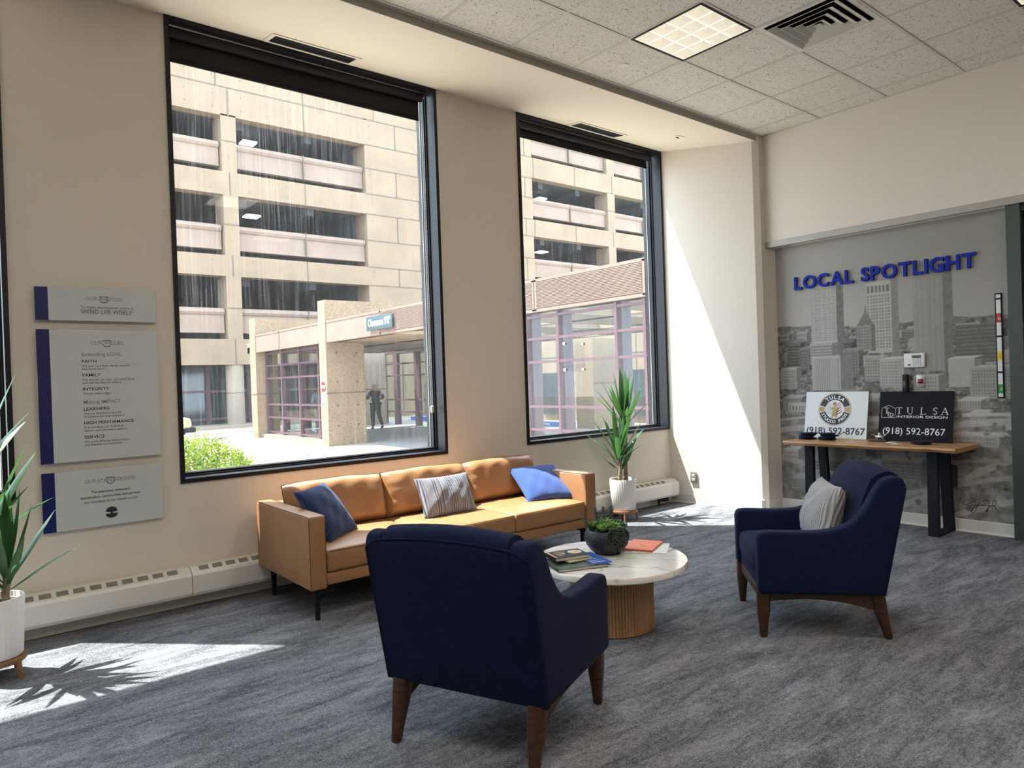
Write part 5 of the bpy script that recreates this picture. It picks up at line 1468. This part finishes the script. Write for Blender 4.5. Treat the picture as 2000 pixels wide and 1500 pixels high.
def person(label, loc, rz, top_m, leg_m, armL, armR, legL, legR, turn=0, hair_m='hair', bald=False):
    """local: +x forward, +y left; arm = (elbow, hand); leg = (knee, ankle)"""
    J = {}
    def j(k, p, r_): J[k] = (Vector(p), r_)
    j('pelvis', (0, 0, .93), (.15, .115)); j('waist', (.01, 0, 1.06), (.145, .11)); j('chest', (.0, 0, 1.25), (.165, .12)); j('upper', (.0, 0, 1.38), (.13, .09))
    j('neck', (.015, 0, 1.46), .058); j('jaw', (.03, 0, 1.53), .072); j('head', (.022, 0, 1.605), .094); j('crown', (.015, 0, 1.650), .080)
    ct, st_ = cos(turn), sin(turn); j('nose', (.03 + .085 * ct, .085 * st_, 1.585), .016)
    E_ = [('pelvis', 'waist'), ('waist', 'chest'), ('chest', 'upper'), ('upper', 'neck'), ('neck', 'jaw'), ('jaw', 'head'), ('head', 'crown'), ('jaw', 'nose')]
    for sgn, arm, nm in ((1, armL, 'L'), (-1, armR, 'R')):
        j('sh' + nm, (0, sgn * .175, 1.37), .068); j('el' + nm, arm[0], .047); j('wr' + nm, arm[1], .032)
        d = (Vector(arm[1]) - Vector(arm[0])).normalized(); j('pa' + nm, Vector(arm[1]) + d * .075, (.038, .020))
        E_ += [('upper', 'sh' + nm), ('sh' + nm, 'el' + nm), ('el' + nm, 'wr' + nm), ('wr' + nm, 'pa' + nm)]
        sd = d.cross(Vector((0, 0, 1))); sd = sd.normalized() if sd.length > .1 else Vector((1, 0, 0)); dn = sd.cross(d)
        for q in range(4):
            o_ = (q - 1.5) * .020; ln = (.055, .065, .060, .048)[q]
            j('f%d%s' % (q, nm), Vector(arm[1]) + d * (.095 + ln) + sd * o_ + dn * .018, .009); j('k%d%s' % (q, nm), Vector(arm[1]) + d * .108 + sd * o_, .010)
            E_ += [('pa' + nm, 'k%d%s' % (q, nm)), ('k%d%s' % (q, nm), 'f%d%s' % (q, nm))]
        j('t' + nm, Vector(arm[1]) + d * .07 + sd * .055, .011); E_.append(('wr' + nm, 't' + nm))
    for sgn, leg, nm in ((1, legL, 'L'), (-1, legR, 'R')):
        j('hip' + nm, (0, sgn * .095, .87), .105); j('kn' + nm, leg[0], .066); j('an' + nm, leg[1], .042); j('toe' + nm, Vector(leg[1]) + Vector(leg[2]), (.045, .030))
        E_ += [('pelvis', 'hip' + nm), ('hip' + nm, 'kn' + nm), ('kn' + nm, 'an' + nm), ('an' + nm, 'toe' + nm)]
    v, f = skin_geo(J, E_, 'pelvis')
    m = MB(); m.add(v, f); body = m.build('person', 'skin', None, 80)
    body.location = (*loc, GZ + .004); body.rotation_euler = (0, 0, rz)
    tag(body, label, 'person')
    def sub_(keys, root, grow, name, mm):
        ks = [k for k in J if any(k.startswith(x) for x in keys)]
        JJ = {k: (J[k][0], tuple(x * 1.0 + grow for x in J[k][1]) if isinstance(J[k][1], tuple) else J[k][1] + grow) for k in ks}
        ee = [(a, b) for a, b in E_ if a in JJ and b in JJ]
        v, f = skin_geo(JJ, ee, root); MB().add(v, f).build(name, mm, body, 80)
    sub_(('waist', 'chest', 'upper', 'sh', 'el', 'wr', 'pelvis'), 'waist', .016, 'shirt', top_m)
    sub_(('pelvis', 'hip', 'kn', 'an'), 'pelvis', .019, 'trousers', leg_m)
    for nm in 'LR':
        a, t_ = J['an' + nm][0], J['toe' + nm][0]
        v, f = skin_geo({'h': (a + Vector((-.04, 0, -.03)), .048), 'm': (a.lerp(t_, .6) + Vector((0, 0, -.01)), (.052, .038)), 't': (t_ + Vector((.05, 0, 0)), (.042, .028))}, [('h', 'm'), ('m', 't')], 'm')
        MB().add(v, f).build('shoe', 'shoe', body, 80)
    m = MB(); hc = Vector((.016, 0, 1.622))
    if bald: pass
    elif True:
        m.grid(lambda u, w_: hc + Vector((.102 * sin(w_ * 1.75) * cos(2 * pi * u) - .010, .097 * sin(w_ * 1.75) * sin(2 * pi * u), .106 * cos(w_ * 1.75))), 20, 8)
    if m.v: m.build('hair', hair_m, body, 80)
    for sgn in (1, -1):
        v, f = skin_geo({'a': (Vector((.012, sgn * .098, 1.60)), (.010, .022)), 'b': (Vector((.004, sgn * .104, 1.565)), (.008, .012))}, [('a', 'b')], 'a', 1)
        MB().add(v, f).build('ear', 'skin', body, 80)
    return body
person('person in dark clothes walking away under the canopy, past the concrete pier', (12.5, 23.3), rad(84), 'clothd', 'clothd',
       ((.02, .30, 1.12), (.20, .24, 1.14)), ((-.02, -.30, 1.13), (.17, -.25, 1.10)),
       ((.07, .10, .50), (.04, .11, .07), (.13, 0, -.045)), ((-.05, -.10, .50), (-.30, -.12, .14), (.09, 0, -.11)), turn=.9, bald=True)
person('person in a light grey shirt and khaki trousers behind the vestibule glass', (10.25, 23.1), rad(70), 'clothg', 'khaki',
       ((-.02, .26, 1.10), (.08, .27, .90)), ((-.03, -.26, 1.10), (.06, -.27, .88)),
       ((.06, .10, .50), (.03, .10, .07), (.13, 0, -.045)), ((-.02, -.10, .49), (-.14, -.11, .10), (.12, 0, -.07)), turn=.2)
